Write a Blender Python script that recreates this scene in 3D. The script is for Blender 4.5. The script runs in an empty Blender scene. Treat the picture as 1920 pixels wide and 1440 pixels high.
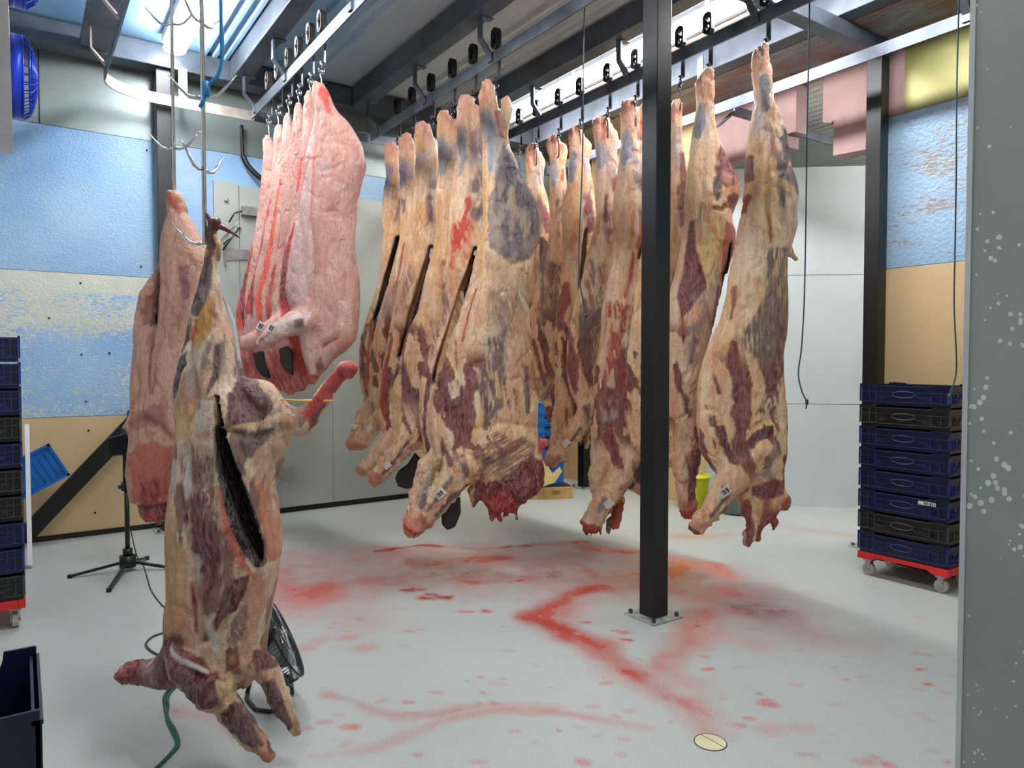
import bpy, math, random
import numpy as np
from mathutils import Vector, Matrix

# ------------------------------------------------------------------ camera, world, exposure
scene = bpy.context.scene
col = scene.collection
FPX, CX, CY = 1335.0, 960.0, 720.0          # focal length in pixels of the 1920x1440 frame
YAW = math.radians(34.6)                     # camera heading, clockwise from +Y
PITCH = math.radians(1.8)                    # looking slightly down
EYE = 1.5
SA, CA = math.sin(YAW), math.cos(YAW)
SP, CP = math.sin(PITCH), math.cos(PITCH)
cam_data = bpy.data.cameras.new('camera')
cam = bpy.data.objects.new('camera', cam_data)
col.objects.link(cam)
cam_data.sensor_fit = 'HORIZONTAL'
cam_data.sensor_width = 36.0
cam_data.lens = 36.0 * FPX / 1920.0
cam_data.clip_start = 0.05
cam.location = (0, 0, EYE)
cam.rotation_euler = (math.pi / 2 - PITCH, 0, -YAW)
scene.camera = cam

world = bpy.data.worlds.new('world')
scene.world = world
world.use_nodes = True
world.node_tree.nodes['Background'].inputs[0].default_value = (0.75, 0.85, 1.0, 1)
world.node_tree.nodes['Background'].inputs[1].default_value = 0.25
scene.view_settings.view_transform = 'Standard'
scene.view_settings.look = 'None'
scene.view_settings.exposure = 0.5
scene.view_settings.gamma = 1.0
scene.view_settings.use_curve_mapping = False
LAMP = 46.0                                  # emission strength of the tube lamps

# ------------------------------------------------------------------ geometry helpers
def ray(px, py):
    k = (px - CX) / FPX; v = (py - CY) / FPX
    fh = CP - v * SP
    return (fh * SA + k * CA, fh * CA - k * SA, -SP - v * CP, fh)
def P(px, py, d):
    """world point seen at a photograph pixel at horizontal depth d"""
    r = ray(px, py); t = d / r[3]
    return Vector((r[0] * t, r[1] * t, EYE + r[2] * t))
def G(px, py, z=0.0):
    r = ray(px, py); t = (z - EYE) / r[2]
    return Vector((r[0] * t, r[1] * t, z))
def atX(px, py, X):
    r = ray(px, py); t = X / r[0]
    return Vector((X, r[1] * t, EYE + r[2] * t))
def atY(px, py, Y):
    r = ray(px, py); t = Y / r[1]
    return Vector((r[0] * t, Y, EYE + r[2] * t))
def px2l(px, py, d):
    v = (py - CY) / FPX; t = d / (CP - v * SP)
    return t * (px - CX) / FPX, EYE + t * (-SP - v * CP)

def tag(o, label=None, cat=None, group=None, kind=None):
    if label: o['label'] = label
    if cat: o['category'] = cat
    if group: o['group'] = group
    if kind: o['kind'] = kind
    return o
def empty(name, loc=(0, 0, 0), rz=0.0):
    o = bpy.data.objects.new(name, None); col.objects.link(o)
    o.location = loc; o.rotation_euler = (0, 0, rz); o.empty_display_size = 0.1
    return o
def copy_tree(o, parent=None):
    c = o.copy(); col.objects.link(c)
    if parent is not None: c.parent = parent
    for ch in list(o.children):
        copy_tree(ch, c)
    return c

class MB:
    """collects boxes, tubes, prisms into one mesh"""
    def __init__(s): s.v = []; s.f = []
    def add(s, vs, fs):
        n = len(s.v); s.v += [tuple(p) for p in vs]; s.f += [tuple(i + n for i in f) for f in fs]; return s
    def box(s, x0, y0, z0, x1, y1, z1):
        x0, x1 = min(x0, x1), max(x0, x1); y0, y1 = min(y0, y1), max(y0, y1); z0, z1 = min(z0, z1), max(z0, z1)
        vs = [(x, y, z) for x in (x0, x1) for y in (y0, y1) for z in (z0, z1)]
        return s.add(vs, [(0, 1, 3, 2), (4, 6, 7, 5), (0, 4, 5, 1), (2, 3, 7, 6), (0, 2, 6, 4), (1, 5, 7, 3)])
    def bar(s, a, b, w, h, up=(0, 0, 1)):
        """box beam between two points, w sideways, h along up"""
        a, b = Vector(a), Vector(b); d = (b - a).normalized(); u = Vector(up)
        x = d.cross(u).normalized(); u = x.cross(d).normalized()
        vs = []
        for p in (a, b):
            for sx, su in ((-1, -1), (1, -1), (1, 1), (-1, 1)):
                vs.append(p + x * sx * w / 2 + u * su * h / 2)
        return s.add(vs, [(0, 1, 2, 3), (7, 6, 5, 4), (0, 4, 5, 1), (1, 5, 6, 2), (2, 6, 7, 3), (3, 7, 4, 0)])
    def tube(s, pts, r, n=10, closed=False, cap=True):
        pts = [Vector(p) for p in pts]; m = len(pts)
        rs = r if isinstance(r, (list, tuple)) else [r] * m
        vs = []; prev = None
        for i, p in enumerate(pts):
            if closed: t = pts[(i + 1) % m] - pts[i - 1]
            else: t = pts[min(i + 1, m - 1)] - pts[max(i - 1, 0)]
            t.normalize()
            if prev is None:
                u = t.orthogonal().normalized()
            else:
                u = (prev - t * prev.dot(t))
                u = u.normalized() if u.length > 1e-6 else t.orthogonal().normalized()
            prev = u; w = t.cross(u)
            for k in range(n):
                a = 2 * math.pi * k / n
                vs.append(p + (u * math.cos(a) + w * math.sin(a)) * rs[i])
        fs = []
        for i in range(m if closed else m - 1):
            j = (i + 1) % m
            for k in range(n):
                fs.append((i * n + k, i * n + (k + 1) % n, j * n + (k + 1) % n, j * n + k))
        if cap and not closed:
            fs.append(tuple(range(n - 1, -1, -1))); fs.append(tuple((m - 1) * n + k for k in range(n)))
        return s.add(vs, fs)
    def prism(s, prof, ax, a0, a1):
        """profile polygon (two coordinates) extruded along axis ax from a0 to a1"""
        n = len(prof); vs = []
        for a in (a0, a1):
            for p, q in prof:
                vs.append((a, p, q) if ax == 0 else (p, a, q) if ax == 1 else (p, q, a))
        fs = [tuple(range(n)), tuple(range(2 * n - 1, n - 1, -1))]
        fs += [(i, i + n, (i + 1) % n + n, (i + 1) % n) for i in range(n)]
        return s.add(vs, fs)
    def build(s, name, mat=None, parent=None, smooth=False, loc=None, bevel=0):
        me = bpy.data.meshes.new(name); me.from_pydata(s.v, [], s.f); me.validate()
        import bmesh
        bm = bmesh.new(); bm.from_mesh(me); bmesh.ops.recalc_face_normals(bm, faces=bm.faces); bm.to_mesh(me); bm.free()
        if smooth:
            for p in me.polygons: p.use_smooth = True
        o = bpy.data.objects.new(name, me); col.objects.link(o)
        if mat: me.materials.append(mat)
        if parent is not None: o.parent = parent
        if loc is not None: o.location = loc
        if bevel:
            b = o.modifiers.new('bevel', 'BEVEL'); b.width = bevel; b.segments = 2; b.limit_method = 'ANGLE'
        return o

def arc(c, r, a0, a1, n, ax=(1, 0, 0), ay=(0, 0, 1)):
    c = Vector(c); ax = Vector(ax); ay = Vector(ay)
    return [c + (ax * math.cos(math.radians(a0 + (a1 - a0) * i / n)) + ay * math.sin(math.radians(a0 + (a1 - a0) * i / n))) * r for i in range(n + 1)]

# ------------------------------------------------------------------ materials
def lin(c):
    return tuple(((x / 255.0) / 12.92 if x / 255.0 <= 0.04045 else ((x / 255.0 + 0.055) / 1.055) ** 2.4) for x in c[:3])
def rgba(c): return lin(c) + (1.0,)
class NT:
    def __init__(s, name):
        s.m = bpy.data.materials.new(name); s.m.use_nodes = True; s.t = s.m.node_tree; s.n = s.t.nodes
        s.b = s.n['Principled BSDF']
    def node(s, typ, **kw):
        nd = s.n.new(typ)
        for k, v in kw.items():
            if k.startswith('i_'):
                key = k[2:]; key = int(key) if key.isdigit() else key.replace('_', ' ')
                nd.inputs[key].default_value = v
            else: setattr(nd, k, v)
        return nd
    def link(s, a, b): s.t.links.new(a, b)
    def coords(s, scale=(1, 1, 1), kind='Object'):
        tc = s.node('ShaderNodeTexCoord'); mp = s.node('ShaderNodeMapping'); mp.inputs['Scale'].default_value = scale
        s.link(tc.outputs[kind], mp.inputs[0]); return mp.outputs[0]
    def noise(s, vec, scale=5, detail=4, rough=0.55, dist=0.0):
        n = s.node('ShaderNodeTexNoise'); n.inputs['Scale'].default_value = scale; n.inputs['Detail'].default_value = detail
        n.inputs['Roughness'].default_value = rough; n.inputs['Distortion'].default_value = dist
        s.link(vec, n.inputs['Vector']); return n.outputs[0]
    def ramp(s, fac, stops, interp='LINEAR'):
        r = s.node('ShaderNodeValToRGB'); cr = r.color_ramp; cr.interpolation = interp
        while len(cr.elements) < len(stops): cr.elements.new(0.5)
        for e, (p, c) in zip(cr.elements, stops):
            e.position = p; e.color = (c, c, c, 1) if isinstance(c, (int, float)) else rgba(c)
        s.link(fac, r.inputs[0]); return r.outputs[0]
    def mix(s, fac, a, b, mode='MIX'):
        m = s.node('ShaderNodeMix'); m.data_type = 'RGBA'; m.blend_type = mode
        for sock, v in ((m.inputs[0], fac), (m.inputs[6], a), (m.inputs[7], b)):
            if hasattr(v, 'links') or hasattr(v, 'is_linked'): s.link(v, sock)
            elif isinstance(v, (int, float)): sock.default_value = v
            else: sock.default_value = rgba(v)
        return m.outputs[2]
    def math(s, op, a, b=None, clamp=False):
        m = s.node('ShaderNodeMath'); m.operation = op; m.use_clamp = clamp
        for sock, v in ((m.inputs[0], a), (m.inputs[1], b)):
            if v is None: continue
            if isinstance(v, (int, float)): sock.default_value = v
            else: s.link(v, sock)
        return m.outputs[0]
    def bump(s, h, strength=0.3, dist=0.01):
        b = s.node('ShaderNodeBump'); b.inputs['Strength'].default_value = strength; b.inputs['Distance'].default_value = dist
        s.link(h, b.inputs['Height']); s.link(b.outputs[0], s.b.inputs['Normal'])
    def col(s, c):
        if hasattr(c, 'is_linked'): s.link(c, s.b.inputs['Base Color'])
        else: s.b.inputs['Base Color'].default_value = rgba(c)
    def set(s, rough=0.5, metal=0.0, spec=0.5):
        for k, v in (('Roughness', rough), ('Metallic', metal), ('Specular IOR Level', spec)):
            if hasattr(v, 'is_linked'): s.link(v, s.b.inputs[k])
            else: s.b.inputs[k].default_value = v

def simple(name, c, rough=0.5, metal=0.0, var=0.12, scale=8, bump=0.0, bscale=60):
    n = NT(name); v = n.coords()
    ns = n.noise(v, scale, 5)
    dark = tuple(x * (1 - var) for x in c); light = tuple(min(255, x * (1 + var)) for x in c)
    n.col(n.ramp(ns, [(0.3, dark), (0.7, light)])); n.set(rough, metal)
    if bump: n.bump(n.noise(v, bscale, 3), bump, 0.004)
    return n.m
M = {}
M['black'] = simple('black_steel', (20, 21, 23), 0.38, 0.2, 0.2, 3, 0.15, 90)
M['beam'] = simple('beam_steel', (86, 93, 102), 0.42, 0.4, 0.22, 2.5, 0.12, 60)
M['rail'] = simple('rail_steel', (96, 103, 112), 0.35, 0.6, 0.25, 4)
M['curve'] = simple('curved_rail_steel', (190, 176, 165), 0.4, 0.6, 0.15, 4)
M['roller'] = simple('roller_iron', (84, 82, 80), 0.4, 0.7, 0.3, 20, 0.2)
M['stainless'] = simple('stainless', (205, 205, 205), 0.16, 1.0, 0.05, 10)
M['darkhook'] = simple('dark_hook', (70, 72, 76), 0.3, 0.85, 0.1, 10)
M['plastic_black'] = simple('black_plastic', (22, 23, 26), 0.4, 0, 0.2, 10)
M['crate_black'] = simple('crate_black', (15, 16, 19), 0.38, 0, 0.2, 10)
M['crate_blue'] = simple('crate_navy', (7, 16, 46), 0.35, 0, 0.15, 10)
M['lit_rib_blue'] = simple('lit_navy_rib', (32, 50, 116), 0.35, 0, 0.2, 30)  # navy lightened to paint in the light caught by rib edges
M['lit_rib_black'] = simple('lit_black_rib', (66, 66, 68), 0.35, 0, 0.25, 30)  # black lightened likewise, light on the ribs put into the colour
M['crate_azure'] = simple('crate_azure', (16, 100, 175), 0.4, 0, 0.12, 10)
M['red'] = simple('red_plastic', (205, 30, 28), 0.35, 0, 0.08, 6)
M['wheel'] = simple('wheel_rubber', (170, 165, 150), 0.5, 0, 0.1, 10)
M['zinc'] = simple('zinc', (165, 165, 162), 0.35, 0.8, 0.1, 20)
M['white'] = simple('white_paint', (205, 203, 202), 0.4, 0, 0.04, 5)
M['fan_blue'] = simple('fan_blue', (20, 60, 190), 0.35, 0.1, 0.1, 5)
M['cord_blue'] = simple('cord_blue', (40, 130, 190), 0.5, 0, 0.1, 5)
M['cord_teal'] = simple('cord_teal', (28, 62, 74), 0.5, 0, 0.1, 5)
M['cable_dark'] = simple('cable_dark', (48, 56, 56), 0.5, 0, 0.1, 5)
M['cable_green'] = simple('cable_green', (22, 84, 66), 0.45, 0, 0.1, 5)
M['cream'] = simple('cream_plastic', (205, 196, 158), 0.5, 0, 0.06, 8)
M['cardboard'] = simple('cardboard', (190, 152, 92), 0.8, 0, 0.05, 8)
M['cardcream'] = simple('pale_card', (225, 200, 140), 0.8, 0, 0.04, 8)
M['print'] = simple('print_brown', (95, 62, 30), 0.8, 0, 0.04, 8)
M['paper'] = simple('paper', (215, 205, 195), 0.7, 0, 0.05, 30)
M['ink'] = simple('ink', (60, 58, 60), 0.7, 0, 0.05, 30)
M['yellow'] = simple('yellow_plastic', (205, 205, 30), 0.5, 0, 0.06, 5)
M['grey_plastic'] = simple('grey_plastic', (120, 126, 126), 0.5, 0, 0.08, 5)
M['drain_dark'] = simple('drain_dark', (95, 88, 70), 0.5, 0, 0.1, 5)
M['pink'] = simple('pink_foam_panel', (162, 128, 124), 0.6, 0, 0.08, 2.5, 0.1, 30)

def emissive(name, c, s):
    n = NT(name); n.b.inputs['Emission Color'].default_value = (c[0], c[1], c[2], 1); n.b.inputs['Emission Strength'].default_value = s
    n.b.inputs['Base Color'].default_value = (1, 1, 1, 1); return n.m
M['tube'] = emissive('tube_light', (0.96, 0.98, 1.0), LAMP)

# ------------------------------------------------------------------ numpy noise
def _hash(ix, iy, iz, seed):
    h = (ix * 374761393 + iy * 668265263 + iz * 2147483647 + seed * 1274126177) & 0xFFFFFFFF
    h = ((h ^ (h >> 13)) * 1103515245) & 0xFFFFFFFF
    h = ((h ^ (h >> 16)) * 668265263) & 0xFFFFFFFF
    return ((h >> 8) & 0xFFFF).astype(np.float32) / 65535.0
def vnoise(x, y, z, seed=0):
    ix = np.floor(x).astype(np.int64); iy = np.floor(y).astype(np.int64); iz = np.floor(z).astype(np.int64)
    fx = x - ix; fy = y - iy; fz = z - iz
    fx = fx * fx * (3 - 2 * fx); fy = fy * fy * (3 - 2 * fy); fz = fz * fz * (3 - 2 * fz)
    r = 0
    for dx in (0, 1):
        wx = fx if dx else 1 - fx
        for dy in (0, 1):
            wy = fy if dy else 1 - fy
            for dz in (0, 1):
                wz = fz if dz else 1 - fz
                r = r + wx * wy * wz * _hash(ix + dx, iy + dy, iz + dz, seed)
    return r
def fbm(x, y, z, seed=0, octv=4, gain=0.5):
    s = 0; a = 1.0; t = 0
    for i in range(octv):
        s = s + a * vnoise(x, y, z, seed + i * 17); t += a; a *= gain
        x = x * 2.03 + 7.1; y = y * 2.03 + 3.7; z = z * 2.03 + 1.3
    return s / t
def sstep(e0, e1, x):
    t = np.clip((x - e0) / (e1 - e0 + 1e-9), 0, 1); return t * t * (3 - 2 * t)
def d_polyline(x, y, pts, ws=None):
    """distance to a polyline; with ws, distance minus the interpolated half width"""
    best = np.full(x.shape, 1e9, np.float32)
    for i in range(max(1, len(pts) - 1)):
        a = pts[i]; b = pts[min(i + 1, len(pts) - 1)]
        dx, dy = b[0] - a[0], b[1] - a[1]; L = dx * dx + dy * dy + 1e-9
        t = np.clip(((x - a[0]) * dx + (y - a[1]) * dy) / L, 0, 1)
        d = np.hypot(x - a[0] - t * dx, y - a[1] - t * dy)
        if ws is not None: d = d - (ws[i] * (1 - t) + ws[min(i + 1, len(ws) - 1)] * t)
        best = np.minimum(best, d)
    return best
def d_poly(x, y, pts):
    """signed distance to a polygon (negative inside)"""
    n = len(pts); best = np.full(x.shape, 1e9, np.float32); ins = np.zeros(x.shape, bool)
    for i in range(n):
        ax, ay = pts[i]; bx, by = pts[(i + 1) % n]
        dx, dy = bx - ax, by - ay; L = dx * dx + dy * dy + 1e-9
        t = np.clip(((x - ax) * dx + (y - ay) * dy) / L, 0, 1)
        best = np.minimum(best, np.hypot(x - ax - t * dx, y - ay - t * dy))
        if abs(by - ay) > 1e-9:
            c = ((ay > y) != (by > y)) & (x < (bx - ax) * (y - ay) / (by - ay) + ax)
            ins ^= c
    return np.where(ins, -best, best)
# ------------------------------------------------------------------ the room
XL, XR, YB, YF, ZC = -0.75, 5.77, 7.08, 0.66, 4.24
ZP1, ZP2, ZP3 = 1.035, 2.25, 3.46           # joints between the wall panels

def floor_material():
    n = NT('epoxy_floor'); v = n.coords()
    big = n.noise(v, 0.9, 4); fine = n.noise(v, 260, 2, 0.7); mid = n.noise(v, 9, 5)
    base = n.ramp(fine, [(0.28, (138, 141, 136)), (0.5, (176, 180, 175)), (0.72, (205, 208, 203))])
    base = n.mix(n.ramp(big, [(0.35, 0.0), (0.7, 0.35)]), base, (158, 160, 152))
    base = n.mix(n.ramp(mid, [(0.55, 0.0), (0.8, 0.16)]), base, (150, 145, 125))
    at = n.node('ShaderNodeAttribute'); at.attribute_name = 'StainShade'
    sp = n.node('ShaderNodeSeparateColor')
    al = at.outputs['Alpha']
    # speckle: thin films break up over the grit of the floor
    grit = n.noise(v, 210, 2, 0.8)
    a2 = n.math('ADD', al, n.math('MULTIPLY', n.math('SUBTRACT', grit, 0.5), 2.2))
    a3 = n.math('MULTIPLY', n.ramp(a2, [(0.08, 0.0), (0.78, 1.0)]), n.ramp(al, [(0.0, 0.0), (0.16, 1.0)]))
    n.col(n.mix(a3, base, at.outputs['Color']))
    n.set(n.ramp(al, [(0.0, 0.42), (1.0, 0.2)]), 0, 0.45)
    n.bump(n.noise(v, 190, 3, 0.7), 0.35, 0.002)
    return n.m

# floor with blood stains and a painted band of shade: strokes given where they lie on the floor
nx, ny = 620, 750
fx0, fx1, fy0, fy1 = -1.2, 7.4, -1.6, 8.8
gx = np.linspace(fx0, fx1, nx); gy = np.linspace(fy0, fy1, ny)
X, Y = np.meshgrid(gx, gy, indexing='ij'); X = X.ravel(); Y = Y.ravel()
nz = fbm(X * 5, Y * 5, X * 0, 3, 5) - 0.5
nz2 = fbm(X * 16, Y * 16, X * 0, 11, 4) - 0.5
nz3 = fbm(X * 3.1, Y * 3.1, X * 0, 19, 3) - 0.5
SC = np.tile(np.array(lin((176, 58, 46))), (len(X), 1)); SAl = np.zeros(len(X))
def stain_shade(pts, w, c, a, soft=0.12, rag=0.12):
    global SC, SAl
    g = [tuple(G(*p)[:2]) for p in pts]
    ws = w if isinstance(w, (list, tuple)) else [w] * len(g)
    d = d_polyline(X, Y, g, ws) + nz * rag * 2.4 + nz2 * rag * 1.6
    m = (1 - sstep(-soft * 0.8, soft * 1.1, d)) * a * np.clip(1.0 + 1.5 * nz3 + 1.3 * nz2, .5, 1.25)
    SC = SC * (1 - m[:, None]) + np.array(lin(c)) * m[:, None]
    SAl = np.maximum(SAl, m) if a > 0.25 else np.clip(SAl + m * (1 - SAl), 0, 1)
RB = (184, 62, 50)
stain_shade([(520, 1075), (700, 1062), (900, 1060), (1100, 1072), (1300, 1090), (1440, 1130)], [.45, .5, .55, .55, .4, .25], (180, 92, 78), .42, .4, .2)
stain_shade([(700, 1085), (820, 1075), (960, 1072), (1120, 1075), (1200, 1085)], [.2, .3, .3, .3, .2], (126, 92, 80), .62, .4, .15)  # brown smear that also paints in the grey shade around mid-floor
stain_shade([(1340, 1150), (1460, 1165), (1560, 1200)], [.1, .16, .1], (132, 118, 112), .4, .4, .12)
stain_shade([(560, 1108), (640, 1098), (720, 1080)], [.16, .12, .06], (190, 52, 44), .6, .35, .15)
stain_shade([(530, 1112), (590, 1113)], [.2, .2], (196, 48, 40), .5, .25, .1)
stain_shade([(600, 1125), (560, 1150), (660, 1160)], .22, (206, 90, 80), .22, .3, .2)
stain_shade([(700, 1035), (790, 1022), (900, 1030), (1000, 1022), (1090, 1017)], [.03, .04, .03, .03, .05], (165, 30, 26), .75, .06, .05)
stain_shade([(520, 1052), (620, 1042), (700, 1028)], .012, (150, 60, 50), .5, .04, .02)
stain_shade([(520, 1066), (650, 1056), (720, 1030)], .012, (150, 60, 50), .45, .04, .02)
stain_shade([(780, 1057), (850, 1054), (900, 1052)], [.1, .12, .1], (206, 92, 44), .8, .2, .1)
stain_shade([(855, 1050), (900, 1048), (960, 1046)], [.06, .08, .04], (158, 34, 28), .7, .15, .08)
stain_shade([(860, 1088), (890, 1092), (980, 1088)], [.06, .07, .05], (186, 40, 32), .75, .12, .06)
for p in ((755, 1106), (775, 1104), (800, 1114), (822, 1119), (790, 1121)):
    stain_shade([p, (p[0] + 16, p[1] + 1)], .035, (150, 32, 30), .85, .05, .03)
stain_shade([(980, 1070), (1060, 1075)], .12, (150, 70, 55), .4, .3, .12)
stain_shade([(1090, 1027), (1130, 1032), (1180, 1036)], [.05, .06, .04], (216, 62, 28), .85, .1, .06)
stain_shade([(1180, 1075), (1290, 1070), (1330, 1080)], [.12, .2, .12], (200, 104, 40), .75, .3, .12)
stain_shade([(1270, 1050), (1330, 1058), (1370, 1082)], [.06, .06, .08], (222, 90, 60), .6, .15, .08)
stain_shade([(1140, 1080), (1200, 1095), (1330, 1120), (1400, 1118)], [.12, .16, .14, .08], (188, 84, 52), .55, .3, .12)
stain_shade([(1340, 1102), (1370, 1112)], .07, (214, 82, 52), .75, .15, .06)
stain_shade([(1405, 1144), (1450, 1146)], [.1, .1], (112, 30, 40), .9, .22, .1)
stain_shade([(1380, 1138), (1480, 1150)], .16, (150, 60, 66), .4, .3, .1)
stain_shade([(1130, 1098), (1090, 1108), (1040, 1135), (1005, 1158), (1060, 1182), (1120, 1215), (1160, 1252), (1225, 1285), (1280, 1318), (1310, 1350), (1325, 1372)],
      [.08, .07, .07, .06, .07, .075, .06, .05, .045, .035, .02], (176, 58, 44), .82, .14, .07)
stain_shade([(1060, 1150), (1090, 1125)], .1, (196, 70, 56), .5, .2, .1)
stain_shade([(1330, 1150), (1310, 1190), (1270, 1225), (1240, 1255), (1290, 1285)], [.1, .09, .06, .05, .03], (196, 84, 66), .6, .14, .08)
stain_shade([(1360, 1190), (1420, 1205)], .08, (200, 110, 96), .35, .2, .1)
stain_shade([(1240, 1270), (1290, 1310), (1330, 1345)], .02, (190, 80, 62), .6, .05, .04)
stain_shade([(612, 1303), (660, 1313), (705, 1335), (760, 1345), (820, 1340), (900, 1322)], [.02, .014, .02, .016, .014, .01], (190, 90, 78), .62, .05, .03)
stain_shade([(610, 1418), (700, 1404), (760, 1380), (830, 1352), (930, 1330), (1020, 1330), (1130, 1350), (1220, 1366)], [.03, .03, .028, .02, .02, .025, .02, .01], (205, 120, 100), .5, .05, .03)
stain_shade([(850, 1325), (960, 1322), (1060, 1325)], .015, (205, 130, 110), .35, .06, .03)
stain_shade([(320, 1330), (400, 1345), (440, 1370)], .03, (205, 130, 120), .4, .08, .05)
stain_shade([(1270, 1006), (1340, 1006), (1360, 1003)], .07, (206, 200, 140), .5, .12, .05)
stain_shade([(1450, 985), (1600, 1005)], .05, (206, 200, 160), .35, .12, .05)
rs = random.Random(5)
for i in range(110):
    px, py = rs.uniform(560, 1790), rs.uniform(1120, 1435)
    s_ = rs.choice([.006, .008, .012, .02])
    stain_shade([(px, py), (px + rs.uniform(4, 22), py + rs.uniform(-2, 3))], s_, (196, 92, 80), rs.uniform(.3, .8), .02, .012)
for p in ((650, 1195), (680, 1215), (565, 1215), (590, 1200), (1505, 1365), (1440, 1370)):
    stain_shade([p, (p[0] + 10, p[1])], .03, (214, 128, 118), .45, .06, .03)
for i in range(14):
    px, py = rs.uniform(300, 1500), rs.uniform(1150, 1420)
    stain_shade([(px, py), (px + 5, py + 1)], .003, (50, 44, 36), .9, .014, .004)
fme = bpy.data.meshes.new('floor')
verts = np.stack([X, Y, X * 0], 1)
ii = np.arange((nx - 1) * (ny - 1)); i0 = ii // (ny - 1); j0 = ii % (ny - 1); a_ = i0 * ny + j0
quads = np.stack([a_, a_ + ny, a_ + ny + 1, a_ + 1], 1)
# the drain: leave a hole in the floor where the round drain sits
DR = G(1332, 1392)
def mesh_np(name, v, q):
    me = bpy.data.meshes.new(name)
    me.vertices.add(len(v)); me.vertices.foreach_set('co', v.astype(np.float32).ravel())
    me.loops.add(q.size); me.loops.foreach_set('vertex_index', q.astype(np.int32).ravel())
    me.polygons.add(len(q)); me.polygons.foreach_set('loop_start', np.arange(0, q.size, 4, dtype=np.int32))
    try: me.polygons.foreach_set('loop_total', np.full(len(q), 4, np.int32))
    except Exception: pass
    me.update(calc_edges=True); return me
fme = mesh_np('floor', verts, quads)
ca = fme.color_attributes.new('StainShade', 'FLOAT_COLOR', 'POINT')
ca.data.foreach_set('color', np.concatenate([SC, SAl[:, None]], 1).astype(np.float32).ravel())
fo = bpy.data.objects.new('floor', fme); col.objects.link(fo); fme.materials.append(floor_material())
tag(fo, kind='structure')

def film_blue():
    """blue protective film, rubbed away in flakes over a cream panel"""
    n = NT('blue_film'); v = n.coords()
    sep = n.node('ShaderNodeSeparateXYZ'); n.link(v, sep.inputs[0]); z = sep.outputs[2]
    vs = n.coords((6, 6, 18)); f1 = n.noise(vs, 5, 8, 0.72, 0.4)
    # scrubbed part lies between 1.035 and 1.95, bare strip above it
    band = n.ramp(n.math('SUBTRACT', z, 1.0), [(0.0, 0.52), (0.5, 0.42), (0.80, 0.56)])
    low = n.noise(n.coords((0.8, 0.8, 1.6)), 2.2, 3)
    fl = n.math('ADD', f1, n.math('MULTIPLY', n.math('SUBTRACT', low, 0.5), 0.35))
    flakes = n.ramp(n.math('SUBTRACT', n.math('ADD', fl, band), 0.5), [(0.50, 0.0), (0.53, 1.0)])
    blue = n.ramp(n.noise(n.coords((1, 1, 1)), 1.4, 4), [(0.3, (128, 170, 214)), (0.7, (160, 194, 224))])
    cream = n.ramp(n.noise(n.coords(), 3, 4), [(0.3, (196, 200, 180)), (0.7, (214, 214, 198))])
    scrub = n.mix(flakes, blue, cream)
    edge = n.math('ADD', z, n.math('MULTIPLY', n.math('SUBTRACT', f1, 0.5), 0.12))
    top = n.ramp(n.math('SUBTRACT', edge, 1.5), [(0.56, 0.0), (0.59, 1.0)])
    lowp = n.mix(top, scrub, cream)
    upf = n.ramp(n.noise(n.coords((1, 1, 0.7)), 2.2, 5), [(0.45, 0.0), (0.75, 0.35)])
    upp = n.mix(upf, n.ramp(n.noise(n.coords(), 1.1, 3), [(0.3, (118, 160, 200)), (0.7, (152, 186, 214))]), (188, 194, 196))
    isup = n.math('GREATER_THAN', z, ZP2)
    c = n.mix(isup, lowp, upp)
    n.col(c); n.set(0.32, 0.05, 0.5)
    n.bump(n.noise(n.coords((1, 1, 1.6)), 55, 3), 0.9, 0.006)
    return n.m
def film_scuffed():
    n = NT('scuffed_blue_film')
    f = n.noise(n.coords((6, 5, 26)), 3, 8, 0.75); g = n.noise(n.coords((1, 1, 3)), 1.7, 3)
    m = n.math('ADD', f, n.math('MULTIPLY', n.math('SUBTRACT', g, 0.5), 0.6))
    n.col(n.mix(n.ramp(m, [(0.58, 0.0), (0.61, 1.0)]), n.ramp(n.noise(n.coords(), 1.2, 3), [(0.3, (134, 168, 198)), (0.7, (158, 186, 210))]), (150, 140, 132)))
    n.set(0.35, 0.05); n.bump(n.noise(n.coords(), 38, 3), 1.0, 0.008); return n.m
def galv(name, c0, c1, metal=0.25, rough=0.45, sc=1.0):
    n = NT(name); v = n.coords((sc, sc, sc))
    a = n.noise(v, 1.3, 6, 0.6); b = n.noise(v, 110, 2, 0.8)
    base = n.ramp(a, [(0.3, c0), (0.7, c1)])
    n.col(n.mix(n.ramp(b, [(0.3, 0.0), (0.75, 0.3)]), base, tuple(min(255, x + 34) for x in c1)))
    n.set(rough, metal); n.bump(b, 0.25, 0.002); return n.m
def scratched(name, c0, c1):
    n = NT(name); v = n.coords((1, 1, 1))
    a = n.noise(v, 0.9, 6, 0.65); s = n.noise(n.coords((0.7, 0.7, 6)), 2.0, 9, 0.78, 1.2)
    base = n.ramp(a, [(0.3, c0), (0.7, c1)])
    n.col(n.mix(n.ramp(s, [(0.62, 0.0), (0.7, 0.55)]), base, (168, 164, 130)))
    n.set(0.33, 0.3); n.bump(s, 0.08, 0.003); return n.m
M['tan'] = simple('tan_panel', (204, 176, 132), 0.45, 0, 0.04, 1.2)
M['film'] = film_blue(); M['scuff'] = film_scuffed()
M['greygreen'] = scratched('grey_green_panel', (118, 130, 130), (138, 148, 142))
M['olive'] = scratched('olive_panel', (124, 120, 66), (142, 136, 80))
M['beige'] = simple('beige_panel', (206, 178, 130), 0.5, 0, 0.05, 1)
M['galv'] = galv('galvanised_sheet', (150, 156, 150), (170, 174, 166), 0.35)
M['galv_dark'] = galv('dull_galvanised_sheet', (112, 122, 122), (134, 142, 138), 0.35)
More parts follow.
